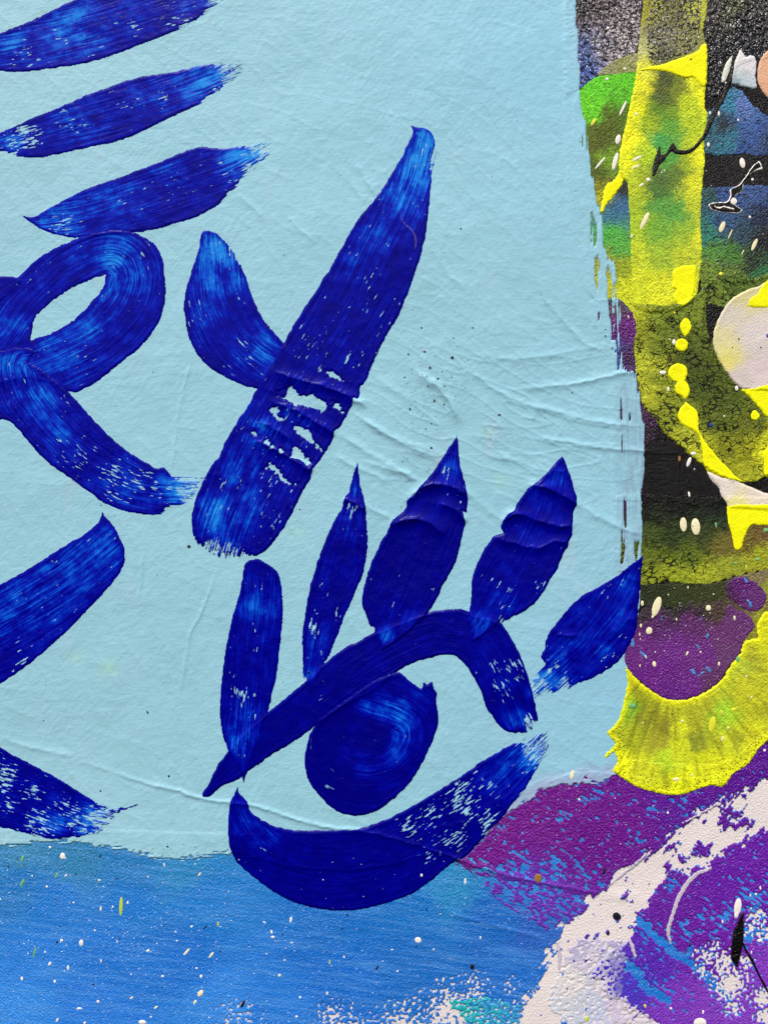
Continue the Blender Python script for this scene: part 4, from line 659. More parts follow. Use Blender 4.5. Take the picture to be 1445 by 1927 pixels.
brush('curved_stroke', T('B', (-300, 740), (-60, 740), (20, 755), (60, 738), (110, 733), (165, 736), (195, 760), (160, 810), (200, 838), (250, 868), (310, 918), (360, 968), (402, 998), (450, 1058), (520, 1138), (600, 1218), (680, 1288), (760, 1338), (830, 1378), (838, 1390), (865, 1390), (885, 1380), (912, 1395), (928, 1430), (960, 1424), (1000, 1438), (1060, 1445), (1110, 1430), (1150, 1402), (1145, 1425), (1085, 1462), (1065, 1500), (1045, 1560), (985, 1590), (905, 1612), (872, 1642), (840, 1652), (780, 1642), (700, 1632), (640, 1612), (560, 1580), (500, 1532), (440, 1492), (380, 1442), (300, 1392), (240, 1342), (200, 1302), (150, 1242), (110, 1192), (70, 1150), (10, 1116), (-60, 1170), (-300, 1400)),
      T('B', (200, 760), (110, 770), (80, 850), (130, 1000), (260, 1170), (420, 1320), (600, 1440), (800, 1520), (1080, 1530)), SP('B', (110, 820, 110, .5), (200, 1020, 110, .34), (300, 1200, 120, .25), (1000, 1500, 110, .75), (900, 1500, 80, .4), (700, 1500, 160, .2)), SP('B', (450, 1330, 140, .62), (600, 1430, 160, .66), (760, 1470, 120, .64), (850, 1500, 80, .72), (920, 1500, 50, .75), (340, 1230, 60, .55), (450, 1220, 50, .55), (600, 1540, 120, .6)), SP('B', (1060, 1510, 130, 18), (880, 1630, 60, 8)), base=.14, label='curved stroke sweeping down from the loop to a frayed end', parent=face, seed=6)
brush('curved_stroke', T('C', (150, 612), (165, 603), (200, 604), (235, 620), (260, 645), (300, 690), (330, 740), (355, 795), (375, 840), (395, 910), (420, 970), (450, 1030), (500, 1092), (552, 1146), (620, 1220), (560, 1420), (420, 1372), (360, 1360), (300, 1332), (230, 1297), (170, 1252), (120, 1192), (85, 1112), (72, 1022), (64, 970), (75, 890), (95, 820), (120, 750), (140, 690)),
      T('C', (195, 600), (205, 750), (225, 930), (300, 1100), (420, 1220), (600, 1330)), SP('C', (200, 680, 130, .75), (180, 850, 90, .42), (330, 830, 80, .45), (190, 1000, 80, .3), (440, 1180, 100, .35)), SP('C', (345, 1140, 60, .62), (380, 1230, 70, .6), (440, 1280, 60, .55), (220, 1140, 30, .4)), SP('C', (320, 720, 60, 9)), base=.14, label='teardrop stroke tucked against the big diagonal stroke', parent=face, seed=7)
bare = [T('D', (750, 250), (790, 257), (832, 285), (842, 300), (810, 296), (770, 280)), T('D', (512, 350), (540, 345), (590, 330), (612, 345), (622, 370), (660, 375), (690, 360), (720, 385), (750, 400), (765, 440), (735, 450), (690, 432), (650, 422), (600, 420), (560, 392), (520, 376)), T('D', (785, 400), (820, 408), (842, 457), (815, 450), (798, 430)), T('D', (487, 430), (520, 427), (532, 450), (520, 470), (550, 488), (538, 500), (515, 482), (490, 460)),
        T('D', (595, 520), (620, 514), (650, 533), (680, 545), (692, 580), (722, 620), (735, 642), (690, 607), (650, 582), (618, 560)), T('D', (452, 602), (475, 584), (507, 620), (490, 627)), T('D', (600, 620), (632, 635), (652, 670), (692, 690), (670, 712), (620, 682), (578, 665), (594, 645)), T('D', (530, 632), (560, 640), (568, 655), (540, 650)), T('D', (448, 737), (490, 698), (522, 720), (545, 760), (572, 790), (618, 806), (580, 804), (540, 785), (518, 748), (482, 725)), T('D', (392, 545), (422, 548), (422, 570), (400, 562))]
brush('diagonal_stroke', T('C', (1165, 90), (1198, 100), (1250, 103), (1278, 135), (1294, 180), (1288, 260), (1273, 340), (1264, 420), (1254, 520), (1246, 600), (1226, 700), (1196, 790), (1166, 880), (1120, 1000), (1070, 1080), (1030, 1150), (985, 1250), (945, 1352), 'D', (925, 322), (922, 370), (907, 391), (890, 380), (886, 420), (862, 460), (840, 500), (822, 533), (800, 538), (796, 580), (760, 640), (720, 700), (690, 735), (686, 775), (660, 810), (630, 870), (600, 930), (570, 990), (530, 1050), (480, 1112), (440, 1146), (400, 1157), (375, 1150), (330, 1160), (250, 1165), (170, 1120), (120, 1080), (105, 1030), (100, 980), (115, 900), (135, 840), (160, 790), (190, 730), (215, 690), (240, 672), (255, 620), (290, 560), (330, 490), (380, 420), (420, 340), (470, 260), (520, 180), (553, 115), 'C', (600, 1060), (650, 980), (690, 920), (730, 862), (735, 840), (775, 790), (800, 745), (830, 688), (870, 620), (910, 545), (960, 490), (1010, 430), (1060, 350), (1110, 270), (1150, 190), (1182, 120)),
      T('C', (1230, 90), (1150, 400), (990, 750), (800, 1100), 'D', (580, 420), (420, 720), (310, 950), (240, 1180)), SP('C', (1210, 240, 170, .85), (1130, 420, 130, .5), (1000, 620, 110, .3), (900, 760, 90, .2)) + SP('D', (450, 540, 150, .25), (330, 740, 130, .28), (230, 960, 130, .45), (380, 920, 120, .3), (600, 470, 100, .2)), SP('C', (960, 635, 30, .5), (1060, 670, 26, .5), (1180, 480, 90, .4), (1240, 200, 70, .4), (940, 900, 26, .5)) + SP('D', (880, 180, 120, .46), (690, 290, 80, .4), (410, 560, 110, .5), (320, 760, 60, .48), (460, 980, 90, .4), (730, 245, 40, .55), (800, 420, 60, .5)), SP('D', (200, 1110, 70, 14), (290, 1135, 80, 15), (350, 1140, 50, 9)) + SP('C', (1280, 250, 70, 8)), base=.1, holes=bare, th=2.8, label='largest diagonal stroke, worn through to pale blue at its folds', parent=face, seed=8)
brush('left_arm_stroke', T('M', (558, 183), (572, 205), (610, 245), (640, 290), (660, 335), (680, 380), (684, 450), (660, 507), (620, 562), (580, 607), (540, 652), (480, 712), (430, 767), (370, 832), (300, 892), (230, 957), (160, 1012), (80, 1072), (0, 1122), (-300, 1280), (-300, 740), (0, 580), (80, 535), (150, 495), (240, 440), (300, 400), (380, 350), (450, 310), (510, 265), (545, 230)),
      T('M', (-300, 1000), (0, 840), (250, 690), (450, 560), (660, 380)), SP('M', (400, 480, 220, .28), (150, 660, 200, .22), (560, 380, 120, .3), (20, 720, 150, .2)), SP('M', (570, 550, 80, .5), (220, 600, 60, .42), (300, 735, 30, .5), (420, 530, 90, .36), (120, 840, 60, .36)), base=.18, dark=SP('M', (60, 1000, 140, .14)), label='broad stroke slanting in from the left edge', parent=face, seed=9)
brush('lower_left_stroke', T('N', (-300, 0), (-60, 130), (0, 160), (60, 200), (150, 245), (230, 285), (320, 335), (400, 385), (480, 435), (540, 470), (590, 489), (640, 491), (750, 476), (700, 502), (640, 525), (610, 555), (570, 590), (550, 625), (480, 645), (400, 655), (300, 665), (220, 660), (150, 640), (80, 615), (0, 598), (-300, 540)), T('N', (-300, 250), (0, 390), (200, 460), (400, 540), (640, 590)),
      SP('N', (480, 590, 110, .5), (300, 600, 110, .25), (560, 540, 60, .5)), SP('N', (40, 350, 120, .72), (170, 420, 130, .78), (60, 470, 110, .72), (330, 460, 110, .78), (220, 560, 160, .74), (400, 540, 110, .82), (510, 520, 70, .8), (560, 520, 60, .7)), SP('N', (570, 570, 90, 20), (450, 620, 70, 10), (200, 640, 60, 7)), base=.13, dark=SP('N', (420, 420, 60, .1)), label='flecked stroke at lower left just above the blue ground', parent=face, seed=10)
brush('upper_eyelid_stroke', T('K', (0, 682), (10, 660), (30, 640), (50, 590), (80, 530), (120, 475), (200, 370), (330, 260), (400, 210), (470, 150), (540, 90), 'J', (620, 1262), (680, 1212), (750, 1162), (820, 1132), (880, 1092), (960, 1062), (1080, 1010), (1190, 975), (1260, 966), (1310, 960), (1390, 966), 'L', (420, 975), (540, 1000), (577, 1040), (622, 1110), (662, 1190), (690, 1270), (716, 1340), (736, 1420), (750, 1500), (760, 1545), (742, 1565), (722, 1602), (690, 1622), (640, 1622), (590, 1612), (553, 1590), (518, 1540), (473, 1480), (450, 1400), (420, 1340), (380, 1270), (330, 1210), (290, 1190), (200, 1200), (120, 1222), (50, 1250), 'J', (1030, 1282), (900, 1400), (700, 1500), 'K', (565, 345), (520, 382), (440, 432), (370, 472), (300, 522), (230, 572), (200, 602), (150, 622), (100, 640), (70, 670), (40, 697), (8, 696)),
      T((384, 1495), (420, 1450), (480, 1400), (560, 1330), (640, 1265), (720, 1215), (800, 1180), (860, 1180), (905, 1200), (940, 1260), (970, 1320), (996, 1390)), SP('L', (480, 1250, 110, .14), (590, 1350, 110, .14), (640, 1560, 70, .5), (730, 1380, 40, .5)), SP('L', (560, 1260, 80, .66), (640, 1220, 70, .6), (560, 1380, 100, .66), (660, 1300, 60, .5), (710, 1540, 60, .75)), SP('L', (720, 1580, 60, 12)), base=.05, th=3.0, label='upper eyelid arching over the iris', parent=eye, seed=11)
brush('iris_stroke', T('K', (1030, 35), (1060, 62), (1100, 100), (1148, 126), (1160, 92), (1175, 107), (1204, 86), (1212, 125), (1232, 150), (1224, 200), (1240, 270), (1234, 330), (1200, 420), (1162, 500), (1120, 580), (1080, 632), (1030, 682), (960, 742), (900, 777), (850, 792), (800, 797), (740, 787), (680, 757), (630, 707), (580, 652), (545, 590), (533, 500), (545, 430), (570, 350), (620, 280), (760, 180), (900, 80)),
      T('K', (760, 170), (880, 225), (1000, 265), (1085, 330), (1070, 440), (980, 530), (850, 560), (720, 510), (680, 400), (720, 300)), SP('K', (1000, 250, 110, .52), (1050, 350, 90, .5), (1010, 460, 90, .36), (860, 545, 90, .26), (740, 470, 60, .16), (860, 225, 50, .45), (1120, 190, 80, .22), (960, 610, 70, .12), (800, 340, 40, .2)), SP('K', (640, 640, 30, .3)), base=.04, th=3.0, dark=SP('K', (915, 370, 70, .5), (640, 420, 110, .25), (760, 640, 150, .2), (700, 250, 110, .2)), label='round iris swirl with a dark centre', parent=eye, seed=12)
brush('lower_eyelid_stroke', T('K', (187, 638), (193, 670), (212, 692), (242, 725), (250, 770), (290, 800), (350, 836), (420, 861), (500, 869), (600, 871), (720, 868), (820, 864), (920, 830), (1020, 786), (1100, 742), (1200, 682), (1280, 632), (1360, 582), (1445, 525), 'I', (100, 110), (200, 50), (270, 10), (330, -25), (440, -60), (455, 0), (430, 60), (395, 115), (350, 205), (300, 262), (260, 312), (220, 362), (180, 402), (130, 452), (90, 502), (30, 540), 'K', (1330, 1030), (1290, 1055), (1250, 1092), (1200, 1132), (1150, 1172), (1080, 1212), (1000, 1242), (900, 1272), (800, 1291), (700, 1293), (600, 1281), (480, 1251), (400, 1211), (330, 1166), (260, 1111), (190, 1051), (160, 1001), (140, 941), (135, 870), (140, 760), (150, 706), (170, 681)),
      T('K', (190, 640), (215, 800), (340, 960), (550, 1060), (800, 1060), (1050, 960), (1300, 800), (1500, 640), (1790, 360)), SP('K', (220, 800, 100, .32), (340, 900, 90, .26)) + SP('I', (240, 150, 120, .3), (360, 60, 110, .6)), SP('K', (330, 960, 80, .55), (450, 1010, 60, .3), (870, 880, 40, .4), (1100, 850, 90, .62), (1200, 790, 110, .7), (1300, 900, 110, .72), (1180, 1010, 70, .6), (1000, 930, 40, .4)) + SP('I', (60, 260, 130, .78), (150, 200, 120, .66), (180, 340, 90, .7), (260, 200, 90, .5), (320, 120, 90, .45)), SP('I', (420, 10, 110, 18), (330, 240, 50, 7), (200, 370, 60, 6)), base=.05, th=2.8, label='lower eyelid curving up to the right over purple and blue', parent=eye, seed=13)
brush('eyelash_stroke', T('J', (213, 745), (240, 706), (280, 696), (320, 709), (370, 740), (400, 770), (415, 810), (423, 900), (426, 1000), (416, 1100), (405, 1200), (395, 1300), (370, 1400), (352, 1480), (330, 1560), (290, 1680), (250, 1780), (216, 1874), (208, 1820), (180, 1775), (140, 1710), (110, 1640), (91, 1540), (95, 1400), (110, 1260), (130, 1130), (160, 1000), (190, 900), (213, 800)),
      T('J', (300, 690), (290, 1000), (250, 1400), (215, 1880)), SP('J', (290, 950, 130, .3), (200, 1640, 100, .36), (220, 1500, 80, .2)), SP('J', (210, 1410, 70, .68), (290, 1410, 50, .6), (290, 1190, 60, .42), (300, 1500, 60, .6), (260, 1530, 40, .6), (355, 940, 40, .45), (330, 1450, 40, .5)), base=.1, label='leftmost eyelash stroke, rounded at its top', parent=eye, seed=14)
brush('eyelash_stroke', T('J', (815, 185), (822, 250), (830, 320), (850, 380), (859, 440), (861, 500), (868, 600), (862, 700), (840, 790), (805, 870), (770, 950), (740, 1010), (715, 1090), (690, 1150), (650, 1242), (610, 1312), (568, 1405), (550, 1345), (524, 1320), (528, 1200), (521, 1100), (540, 980), (555, 880), (580, 790), (610, 690), (650, 590), (690, 500), (730, 440), (740, 400), (744, 375), (765, 360), (775, 310), (790, 258)),
      T('J', (815, 180), (800, 450), (720, 750), (630, 1050), (568, 1410)), SP('J', (800, 330, 60, .4), (770, 500, 90, .25), (620, 1150, 120, .25), (570, 1320, 60, .5), (700, 760, 100, .12)), SP('J', (780, 435, 50, .85), (815, 350, 40, .5), (720, 550, 40, .5), (670, 850, 90, .45), (580, 1050, 50, .7), (710, 1000, 50, .72), (590, 970, 40, .5), (640, 1220, 40, .5), (670, 940, 40, .5)), SP('J', (545, 1310, 36, 6), (640, 1240, 30, 6)), base=.08, label='slim second eyelash stroke with a needle tip', parent=eye, seed=15)
brush('eyelash_stroke', T('J', (1336, 50), (1345, 150), (1356, 240), (1376, 300), (1391, 360), (1386, 457), (1360, 450), (1381, 500), (1366, 560), (1350, 640), (1330, 720), (1290, 790), (1252, 848), (1240, 890), (1210, 940), (1190, 977), (1130, 1042), (1050, 1112), (940, 1184), (918, 1112), (880, 1062), (860, 1002), (840, 960), (834, 900), (850, 830), (875, 740), (910, 660), (945, 590), (975, 550), (980, 510), (1030, 470), (1072, 430), (1066, 390), (1100, 373), (1140, 320), (1190, 268), (1240, 200), (1275, 140), (1300, 100)),
      T('J', (1336, 40), (1270, 400), (1120, 780), (940, 1190)), SP('J', (1300, 220, 80, .4), (950, 1110, 70, .5), (1050, 1020, 90, .2), (1200, 480, 70, .12)), SP('J', (1280, 240, 60, .6), (1010, 940, 50, .5), (910, 1060, 30, .6), (1080, 980, 40, .4), (1210, 860, 26, .5)), SP('J', (900, 1080, 36, 8)), base=.03, th=3.0, label='broad dark third eyelash stroke with a folded collar', parent=eye, seed=16)
brush('eyelash_stroke', T('L', (893, 105), (910, 150), (940, 230), (956, 290), (977, 377), (950, 400), (947, 470), (946, 540), (925, 568), (927, 600), (905, 622), (890, 660), (862, 730), (832, 768), (810, 820), (760, 890), (710, 940), (640, 982), (570, 1012), (530, 1032), (470, 1082), (398, 1130), (395, 1062), (378, 1010), (385, 940), (395, 880), (394, 800), (410, 730), (440, 660), (480, 590), (520, 540), (572, 530), (550, 498), (570, 450), (600, 420), (635, 400), (650, 350), (690, 300), (730, 263), (790, 220), (850, 150)),
      T('L', (893, 100), (800, 400), (640, 720), (398, 1130)), SP('L', (870, 220, 90, .3), (800, 370, 80, .2), (700, 530, 80, .2), (440, 1040, 80, .5), (540, 920, 110, .22), (620, 740, 100, .12)), SP('L', (530, 800, 50, .6), (600, 830, 60, .6), (580, 910, 60, .55), (780, 815, 40, .6), (640, 495, 40, .5), (890, 620, 36, .5), (560, 1000, 60, .6), (460, 760, 30, .5), (830, 760, 30, .5)), SP('L', (560, 1020, 60, 8)), base=.07, th=3.0, label='fourth eyelash stroke with two pale lit folds', parent=eye, seed=17)
brush('eyelash_stroke', T('L', (1329, 650), (1317, 760), (1307, 900), (1297, 1020), (1292, 1062), (1262, 1122), (1232, 1182), (1182, 1242), (1122, 1282), (1052, 1322), (982, 1348), (900, 1376), (820, 1408), (735, 1428), (732, 1380), (716, 1340), (760, 1290), (800, 1240), (780, 1232), (770, 1190), (795, 1160), (794, 1110), (830, 1050), (870, 1000), (920, 940), (990, 870), (1080, 825), (1160, 780), (1210, 745), (1260, 700)),
      T('L', (1329, 640), (1200, 900), (1050, 1090), (900, 1240), (730, 1410)), SP('L', (800, 1330, 110, .6), (1050, 1120, 150, .22), (1250, 780, 100, .25), (880, 1250, 90, .3), (1180, 960, 100, .15)), SP('L', (820, 1280, 90, .75), (900, 1300, 80, .6), (1180, 970, 50, .45), (880, 1150, 40, .5), (1000, 1320, 70, .5), (1220, 790, 40, .4)), SP('L', (760, 1370, 80, 16), (900, 1350, 70, 12)), base=.1, label='rightmost eyelash stroke reaching the edge of the pale blue field', parent=eye, seed=18)
layer('violet_paint_thread', ribbon(T('C', (1112, 500), (1130, 560), (1175, 605), (1193, 650), (1188, 700)), [.6, 1.6, 2.2, 2.4, .6]), M['scratch'], .5, edge=1.5, rough=(.4, 7), smooth=0, label='fine violet thread lying on the diagonal stroke')
bpy.data.objects['violet_paint_thread'].data.materials[0] = mat_flat('violet_thread_paint', C(58, 44, 146), .4)
# ------------------------------------------------------------------ spatter: one object per drop
def dome(name, mat):
    n, r = 14, 4; vs = []; fs = []
    for i in range(r):
        a = i / r * math.pi / 2
        for j in range(n):
            b = 2 * math.pi * j / n; vs.append((math.cos(a) * math.cos(b), -math.sin(a), math.cos(a) * math.sin(b)))
    vs.append((0, -1, 0))
    for i in range(r - 1):
        for j in range(n): fs.append((i * n + j, i * n + (j + 1) % n, (i + 1) * n + (j + 1) % n, (i + 1) * n + j))
    for j in range(n): fs.append(((r - 1) * n + j, (r - 1) * n + (j + 1) % n, r * n))
    me = bpy.data.meshes.new(name); me.from_pydata(vs, [], fs); me.materials.append(mat)
    me.polygons.foreach_set('use_smooth', [True] * len(me.polygons)); me.update(); return me
CM = dict(W='dropwhite', C='dropcream', Y='dropyellow', G='dropgreen', L='droplime', K='dropblack', B='dropblue', O='dropochre')
DM = {k: dome('paint_drop_' + k, M[v]) for k, v in CM.items()}
NAME = dict(W='white_paint_drop', C='cream_paint_drop', Y='yellow_paint_drop', G='green_paint_drop', L='lime_paint_drop', K='black_paint_drop', B='blue_paint_drop', O='ochre_paint_drop')
def drop(f, x, y, a, b=None, ang=0, k='W'):
    x0, y0, s = FR[f]; px, py = x0 + x / s, y0 + y / s; a = a / s; b = (b or a * s) / s
    i, j = int(round((py - Y0) / ST)), int(round((px - X0) / ST))
    r = max(1, int(min(a, b) * .8 / ST)); win = Z[max(0, i - r):i + r + 1, max(0, j - r):j + r + 1]
    z = .5 * float(win.max()) + .5 * float(win.mean()) if win.size else 0
    o = bpy.data.objects.new(NAME[k], DM[k]); scene.collection.objects.link(o); o.parent = root
    h = min(1.2, .2 * a + .4)
    o.location = wpos(np.float64(px), np.float64(py), np.float64(z - .25)); o.rotation_euler = (0, math.radians(ang), 0); o.scale = (a * S, h * S, b * S)
spatter = dict(
 E=[(460, 730, 9, 60, 25), (425, 945, 18, 35, 15), (405, 1095, 16, 66, 15), (305, 1105, 8, 58, 40), (555, 1075, 10, 35, 60), (545, 1133, 6, 35, 65), (630, 1220, 16, 13), (582, 1257, 8, 22, 55), (350, 535, 10, 12), (470, 465, 10, 10), (1040, 980, 10, 16), (1272, 1105, 19, 36, -10), (1340, 1217, 10, 10), (1110, 770, 8, 18), (1050, 765, 8, 10), (260, 825, 12, 30, 35, 'Y'), (547, 775, 10, 12), (740, 1157, 7, 6), (722, 1170, 5, 5), (918, 404, 6, 9, 40, 'K'), (1243, 812, 7, 9), (1208, 1368, 25, 25)],
 F=[(605, 235, 17, 64, 27, 'C'), (518, 338, 8, 18, 25, 'C'), (1132, 277, 17, 42, 22, 'C'), (1187, 325, 5, 38, 25, 'C'), (1352, 395, 14, 48, 22, 'C'), (1272, 450, 4, 22, 25, 'C'), (1320, 210, 9, 10), (1122, 597, 14, 13, 0, 'Y'), (805, 1060, 13, 20), (775, 1042, 6, 6), (728, 1268, 24, 14), (808, 862, 7, 7, 0, 'Y'), (765, 1380, 10, 16), (495, 887, 5, 10), (1200, 1098, 5, 5, 0, 'K'), (1243, 1042, 5, 10, 0, 'K'), (1392, 1098, 7, 5, 0, 'K'), (1435, 1020, 8, 14, 0, 'B'), (115, 1405, 4, 5, 0, 'K'), (97, 1222, 4, 4, 0, 'K'), (340, 1020, 6, 8, 0, 'K'), (340, 975, 5, 5, 0, 'K')],
 G=[(907, 610, 13, 36, 20), (909, 832, 8, 20, -10), (945, 660, 5, 6), (868, 1035, 24, 51, -5, 'C'), (952, 1052, 31, 58, -4, 'C'), (937, 1048, 14, 12, 0, 'K'), (1090, 1040, 7, 20, -10, 'G'), (1055, 360, 14, 14, 0, 'B'), (1230, 110, 12, 18), (935, 555, 20, 12), (842, 585, 9, 24, 0, 'O'), (1145, 300, 6, 8), (1430, 1075, 18, 14, 0, 'G'), (1225, 1300, 14, 8, 0, 'G'), (1375, 1275, 18, 9, 0, 'G'), (1297, 1325, 8, 16, 0, 'L')],
 H=[(687, 330, 27, 70, 18, 'C'), (590, 308, 10, 20, 0, 'C'), (636, 495, 22, 25, 20, 'C'), (660, 400, 9, 10, 0, 'C'), (1038, 340, 19, 20, 0, 'C'), (1050, 375, 5, 5, 0, 'C'), (580, 460, 8, 14, 0, 'C'), (572, 520, 5, 12, 0, 'C'), (577, 552, 4, 6, 0, 'C'), (822, 418, 6, 10, 0, 'C'), (1217, 408, 8, 17, -5, 'C'), (895, 650, 7, 17, 25, 'C'), (986, 640, 7, 7, 0, 'C'), (671, 722, 13, 20, -10, 'C'), (573, 732, 5, 10, 0, 'C'), (1112, 720, 8, 14, 0, 'C'), (1298, 805, 8, 8, 0, 'C'), (1065, 1130, 23, 56, 12, 'Y'), (512, 1432, 18, 18, 0, 'Y'), (112, 1475, 14, 34, 12, 'C'), (862, 1110, 10, 10, 0, 'C'), (593, 1122, 6, 6, 0, 'C'), (1420, 1308, 10, 10), (900, 200, 5, 10, 0, 'C'), (767, 250, 4, 6, 0, 'C'), (1172, 1157, 9, 6, 0, 'C'), (820, 1505, 24, 12, 0, 'C'), (925, 1478, 8, 8, 0, 'C'), (1330, 948, 7, 9, 0, 'C'), (1135, 1228, 8, 18, 25, 'C'), (1210, 1030, 16, 12, 0, 'Y'), (1240, 690, 14, 20, 0, 'G'), (520, 1005, 26, 18, 0, 'G'), (1130, 1055, 22, 18, 40, 'L'), (90, 1245, 4, 4, 0, 'K'), (613, 672, 5, 14, -20), (1110, 1305, 0.1, .1)],
 I=[(402, 610, 17, 22, 0, 'O'), (1308, 740, 17, 40, 8), (1302, 775, 10, 18, 10), (105, 1012, 10, 12, 15, 'K'), (73, 622, 5, 14), (1137, 1264, 30, 22), (703, 578, 7, 18, 15, 'K'), (720, 858, 7, 10, 15, 'K'), (142, 880, 4, 8), (760, 782, 20, 16, 30, 'K'), (888, 1190, 6, 10, -20, 'L'), (625, 1250, 10, 12, 0, 'L'), (565, 985, 5, 5, 0, 'B')],
 N=[(340, 756, 14, 18, 10), (353, 765, 6, 6), (272, 708, 7, 7), (255, 923, 7, 7), (540, 888, 7, 7, 0, 'C'), (658, 1030, 10, 55, 3, 'L'), (548, 1043, 6, 13, 5), (613, 1032, 5, 7), (694, 1010, 6, 9, 10), (335, 1216, 9, 9), (309, 1225, 7, 7, 0, 'K'), (442, 1228, 12, 19, 8), (370, 1365, 7, 14), (270, 1343, 7, 13, 35), (118, 1425, 7, 12), (550, 1325, 5, 9), (1013, 1280, 7, 27, 42, 'C'), (1148, 1297, 6, 21, 40, 'C'), (1090, 1503, 13, 22, 35, 'C'), (1060, 1552, 7, 16, 30, 'C'), (1185, 1127, 5, 15, 0, 'L'), (1085, 855, 5, 14, 35, 'C'), (122, 770, 7, 20, 25, 'G'), (122, 900, 8, 26, 25, 'G'), (187, 1280, 6, 32, 15, 'G'), (308, 860, 6, 18, 30, 'G'), (848, 1580, 6, 14, 50, 'C'), (715, 1528, 5, 12, 60, 'C'), (508, 1455, 8, 5, 0, 'K'), (1320, 1563, 9, 21, 30, 'K'), (1118, 1143, 4, 14, 50, 'K'), (547, 755, 4, 13, 20, 'K'), (432, 1587, 16, 6), (533, 1548, 8, 9), (893, 802, 5, 8), (805, 868, 5, 5), (1197, 1277, 5, 5, 0, 'K'), (400, 1010, 6, 6), (245, 1280, 6, 5), (325, 1140, 4, 5, 0, 'K'), (738, 1245, 4, 4, 0, 'K'), (1232, 1073, 4, 4, 0, 'K'), (546, 403, 5, 6, 0, 'K'), (885, 1410, 8, 6), (955, 1168, 6, 5), (775, 1660, 22, 12), (310, 1650, 6, 14, 30), (820, 1632, 6, 5), (1270, 1562, 5, 4, 0, 'K'), (305, 990, 5, 4, 0, 'K'), (95, 770, 4, 6, 0, 'K'), (175, 865, 5, 5, 0, 'C'), (358, 862, 9, 5, -30), (235, 1318, 4, 4, 0, 'K')],
 P=[(1130, 612, 18, 16, 20), (465, 505, 7, 18, 10), (364, 570, 6, 10), (48, 690, 6, 18, 40, 'C'), (405, 797, 8, 9), (655, 890, 6, 9), (1413, 752, 11, 15, 20, 'K'), (915, 757, 5, 18, 25, 'K'), (213, 948, 8, 20, 25, 'K'), (743, 700, 5, 7), (760, 480, 6, 6, 0, 'K'), (1375, 305, 5, 16), (1262, 820, 5, 14, 15, 'C'), (1022, 775, 5, 6), (84, 528, 4, 14, 5, 'L'), (668, 727, 4, 14, 5, 'L'), (1212, 662, 4, 6), (1393, 833, 7, 7), (513, 912, 6, 7), (470, 625, 6, 5), (432, 717, 5, 5, 0, 'C'), (1120, 647, 5, 5, 0, 'K'), (732, 550, 4, 8, 0, 'K'), (1148, 270, 6, 9), (1176, 450, 4, 10, 20, 'K'), (726, 930, 4, 4, 0, 'K'), (630, 930, 4, 4, 0, 'K'), (16, 545, 4, 12, 40, 'K')],
 D=[(92, 1106, 9, 9, 0, 'K'), (276, 1143, 5, 5, 0, 'K'), (1370, 188, 8, 8, 0, 'K'), (1262, 237, 6, 8, 0, 'K'), (1268, 627, 6, 6, 0, 'K'), (1158, 173, 4, 4, 0, 'K'), (630, 925, 4, 4, 0, 'K'), (1282, 400, 4, 5, 0, 'K')],
 M=[(803, 1275, 5, 10, -30, 'K'), (235, 1320, 4, 4, 0, 'K'), (550, 147, 5, 4, 0, 'K')],
 Q=[(120, 1730, 17, 18), (795, 595, 12, 26), (1305, 650, 9, 34, 5), (1235, 235, 17, 15), (1160, 250, 12, 20), (490, 1085, 0.1, .1), (1280, 840, 26, 22), (1170, 990, 10, 22), (405, 1030, 9, 28), (540, 1775, 14, 26), (440, 968, 16, 14), (1290, 150, 11, 30, -8), (370, 885, 14, 18, 20, 'K')],
 O=[(180, 438, 5, 5, 0, 'K'), (498, 307, 4, 5, 0, 'K'), (990, 628, 4, 4, 0, 'K'), (308, 668, 5, 7, 20, 'K'), (356, 686, 4, 6, 20, 'K'), (403, 358, 4, 4, 0, 'K'), (345, 525, 3, 4, 0, 'K'), (150, 968, 4, 4, 0, 'K')])
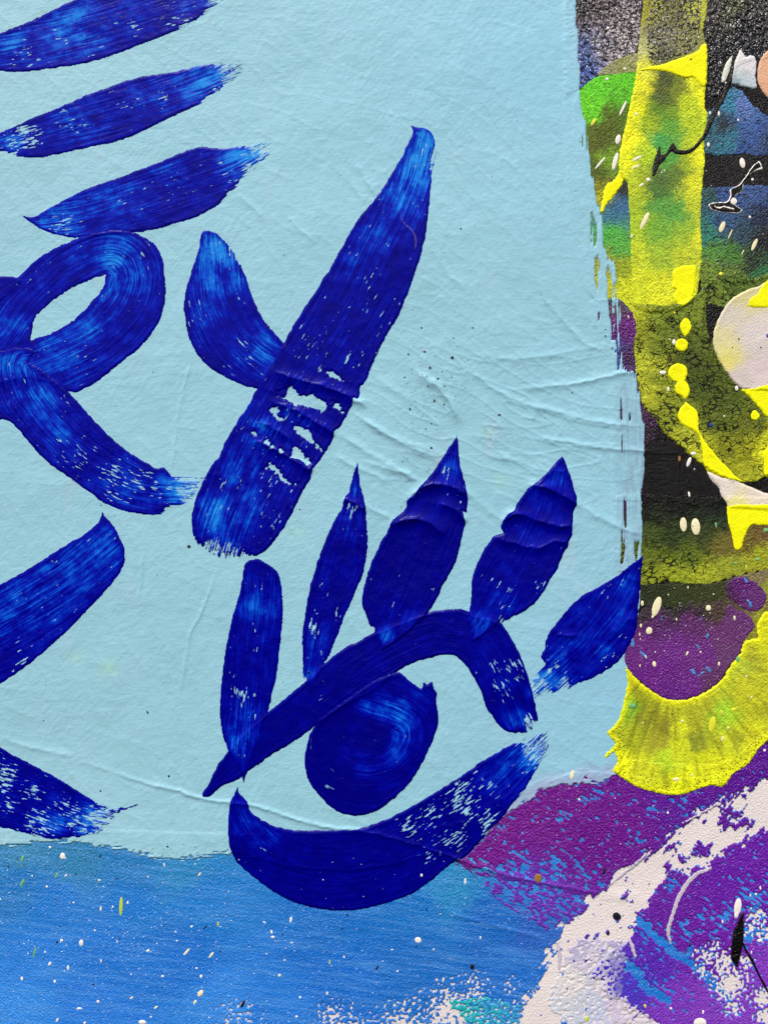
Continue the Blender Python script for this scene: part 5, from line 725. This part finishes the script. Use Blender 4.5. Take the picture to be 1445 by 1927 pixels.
for f, lst in spatter.items():
    for a in lst:
        if a[2] < 1: continue
        kw = list(a) + [None] * (6 - len(a)); drop(f, kw[0], kw[1], kw[2], kw[3], kw[4] or 0, kw[5] or 'W')
# dust and grit too small to pick apart, one sheet of tiny domes
def grit(name, regions, mat, seed, rng, label):
    R = random.Random(seed); vs = []; fs = []
    for (cx, cy, sx, sy, n) in regions:
        for _ in range(n):
            x, y = R.gauss(cx, sx), R.gauss(cy, sy); i, j = int(round((y - Y0) / ST)), int(round((x - X0) / ST))
            if not (0 <= i < Z.shape[0] and 0 <= j < Z.shape[1]): continue
            r = R.uniform(*rng) * (1 + 1.5 * (R.random() < .06)); z = Z[i, j]; b = len(vs); an = R.random() * 6.28; st = R.uniform(.6, 1.7)
            for k in range(6):
                t = k * math.pi / 3; u, v = r * math.cos(t) * st, r * math.sin(t)
                vs.append(tuple(wpos(x + u * math.cos(an) - v * math.sin(an), y + u * math.sin(an) + v * math.cos(an), z - .2)))
            vs.append(tuple(wpos(x, y, z + .35 * r + .2)))
            for k in range(6): fs.append((b + k, b + 6, b + (k + 1) % 6))
    me = bpy.data.meshes.new(name); me.from_pydata(vs, [], fs); me.materials.append(mat); me.update()
    o = add_obj(name, me, root, label); o['kind'] = 'stuff'
grit('dark_grit', [(822, 690, 36, 34, 90), (800, 760, 30, 40, 70), (850, 700, 60, 60, 40), (790, 850, 30, 40, 45), (930, 830, 30, 20, 26), (640, 900, 300, 300, 60), (700, 300, 420, 240, 60), (120, 1640, 120, 36, 130), (300, 1760, 260, 90, 70), (880, 1640, 26, 18, 120), (370, 1602, 60, 8, 70), (200, 1300, 160, 160, 40)], M['dropblack'], 5, (.5, 1.15), 'tiny dark grit scattered over the pale blue and blue paint')
grit('pale_grit', [(200, 1760, 220, 90, 260), (600, 1800, 260, 80, 150), (1150, 1560, 120, 60, 60), (1300, 1180, 60, 60, 40), (1380, 350, 50, 90, 30)], M['dropwhite'], 6, (.5, 1.2), 'tiny white spatter over the blue ground')
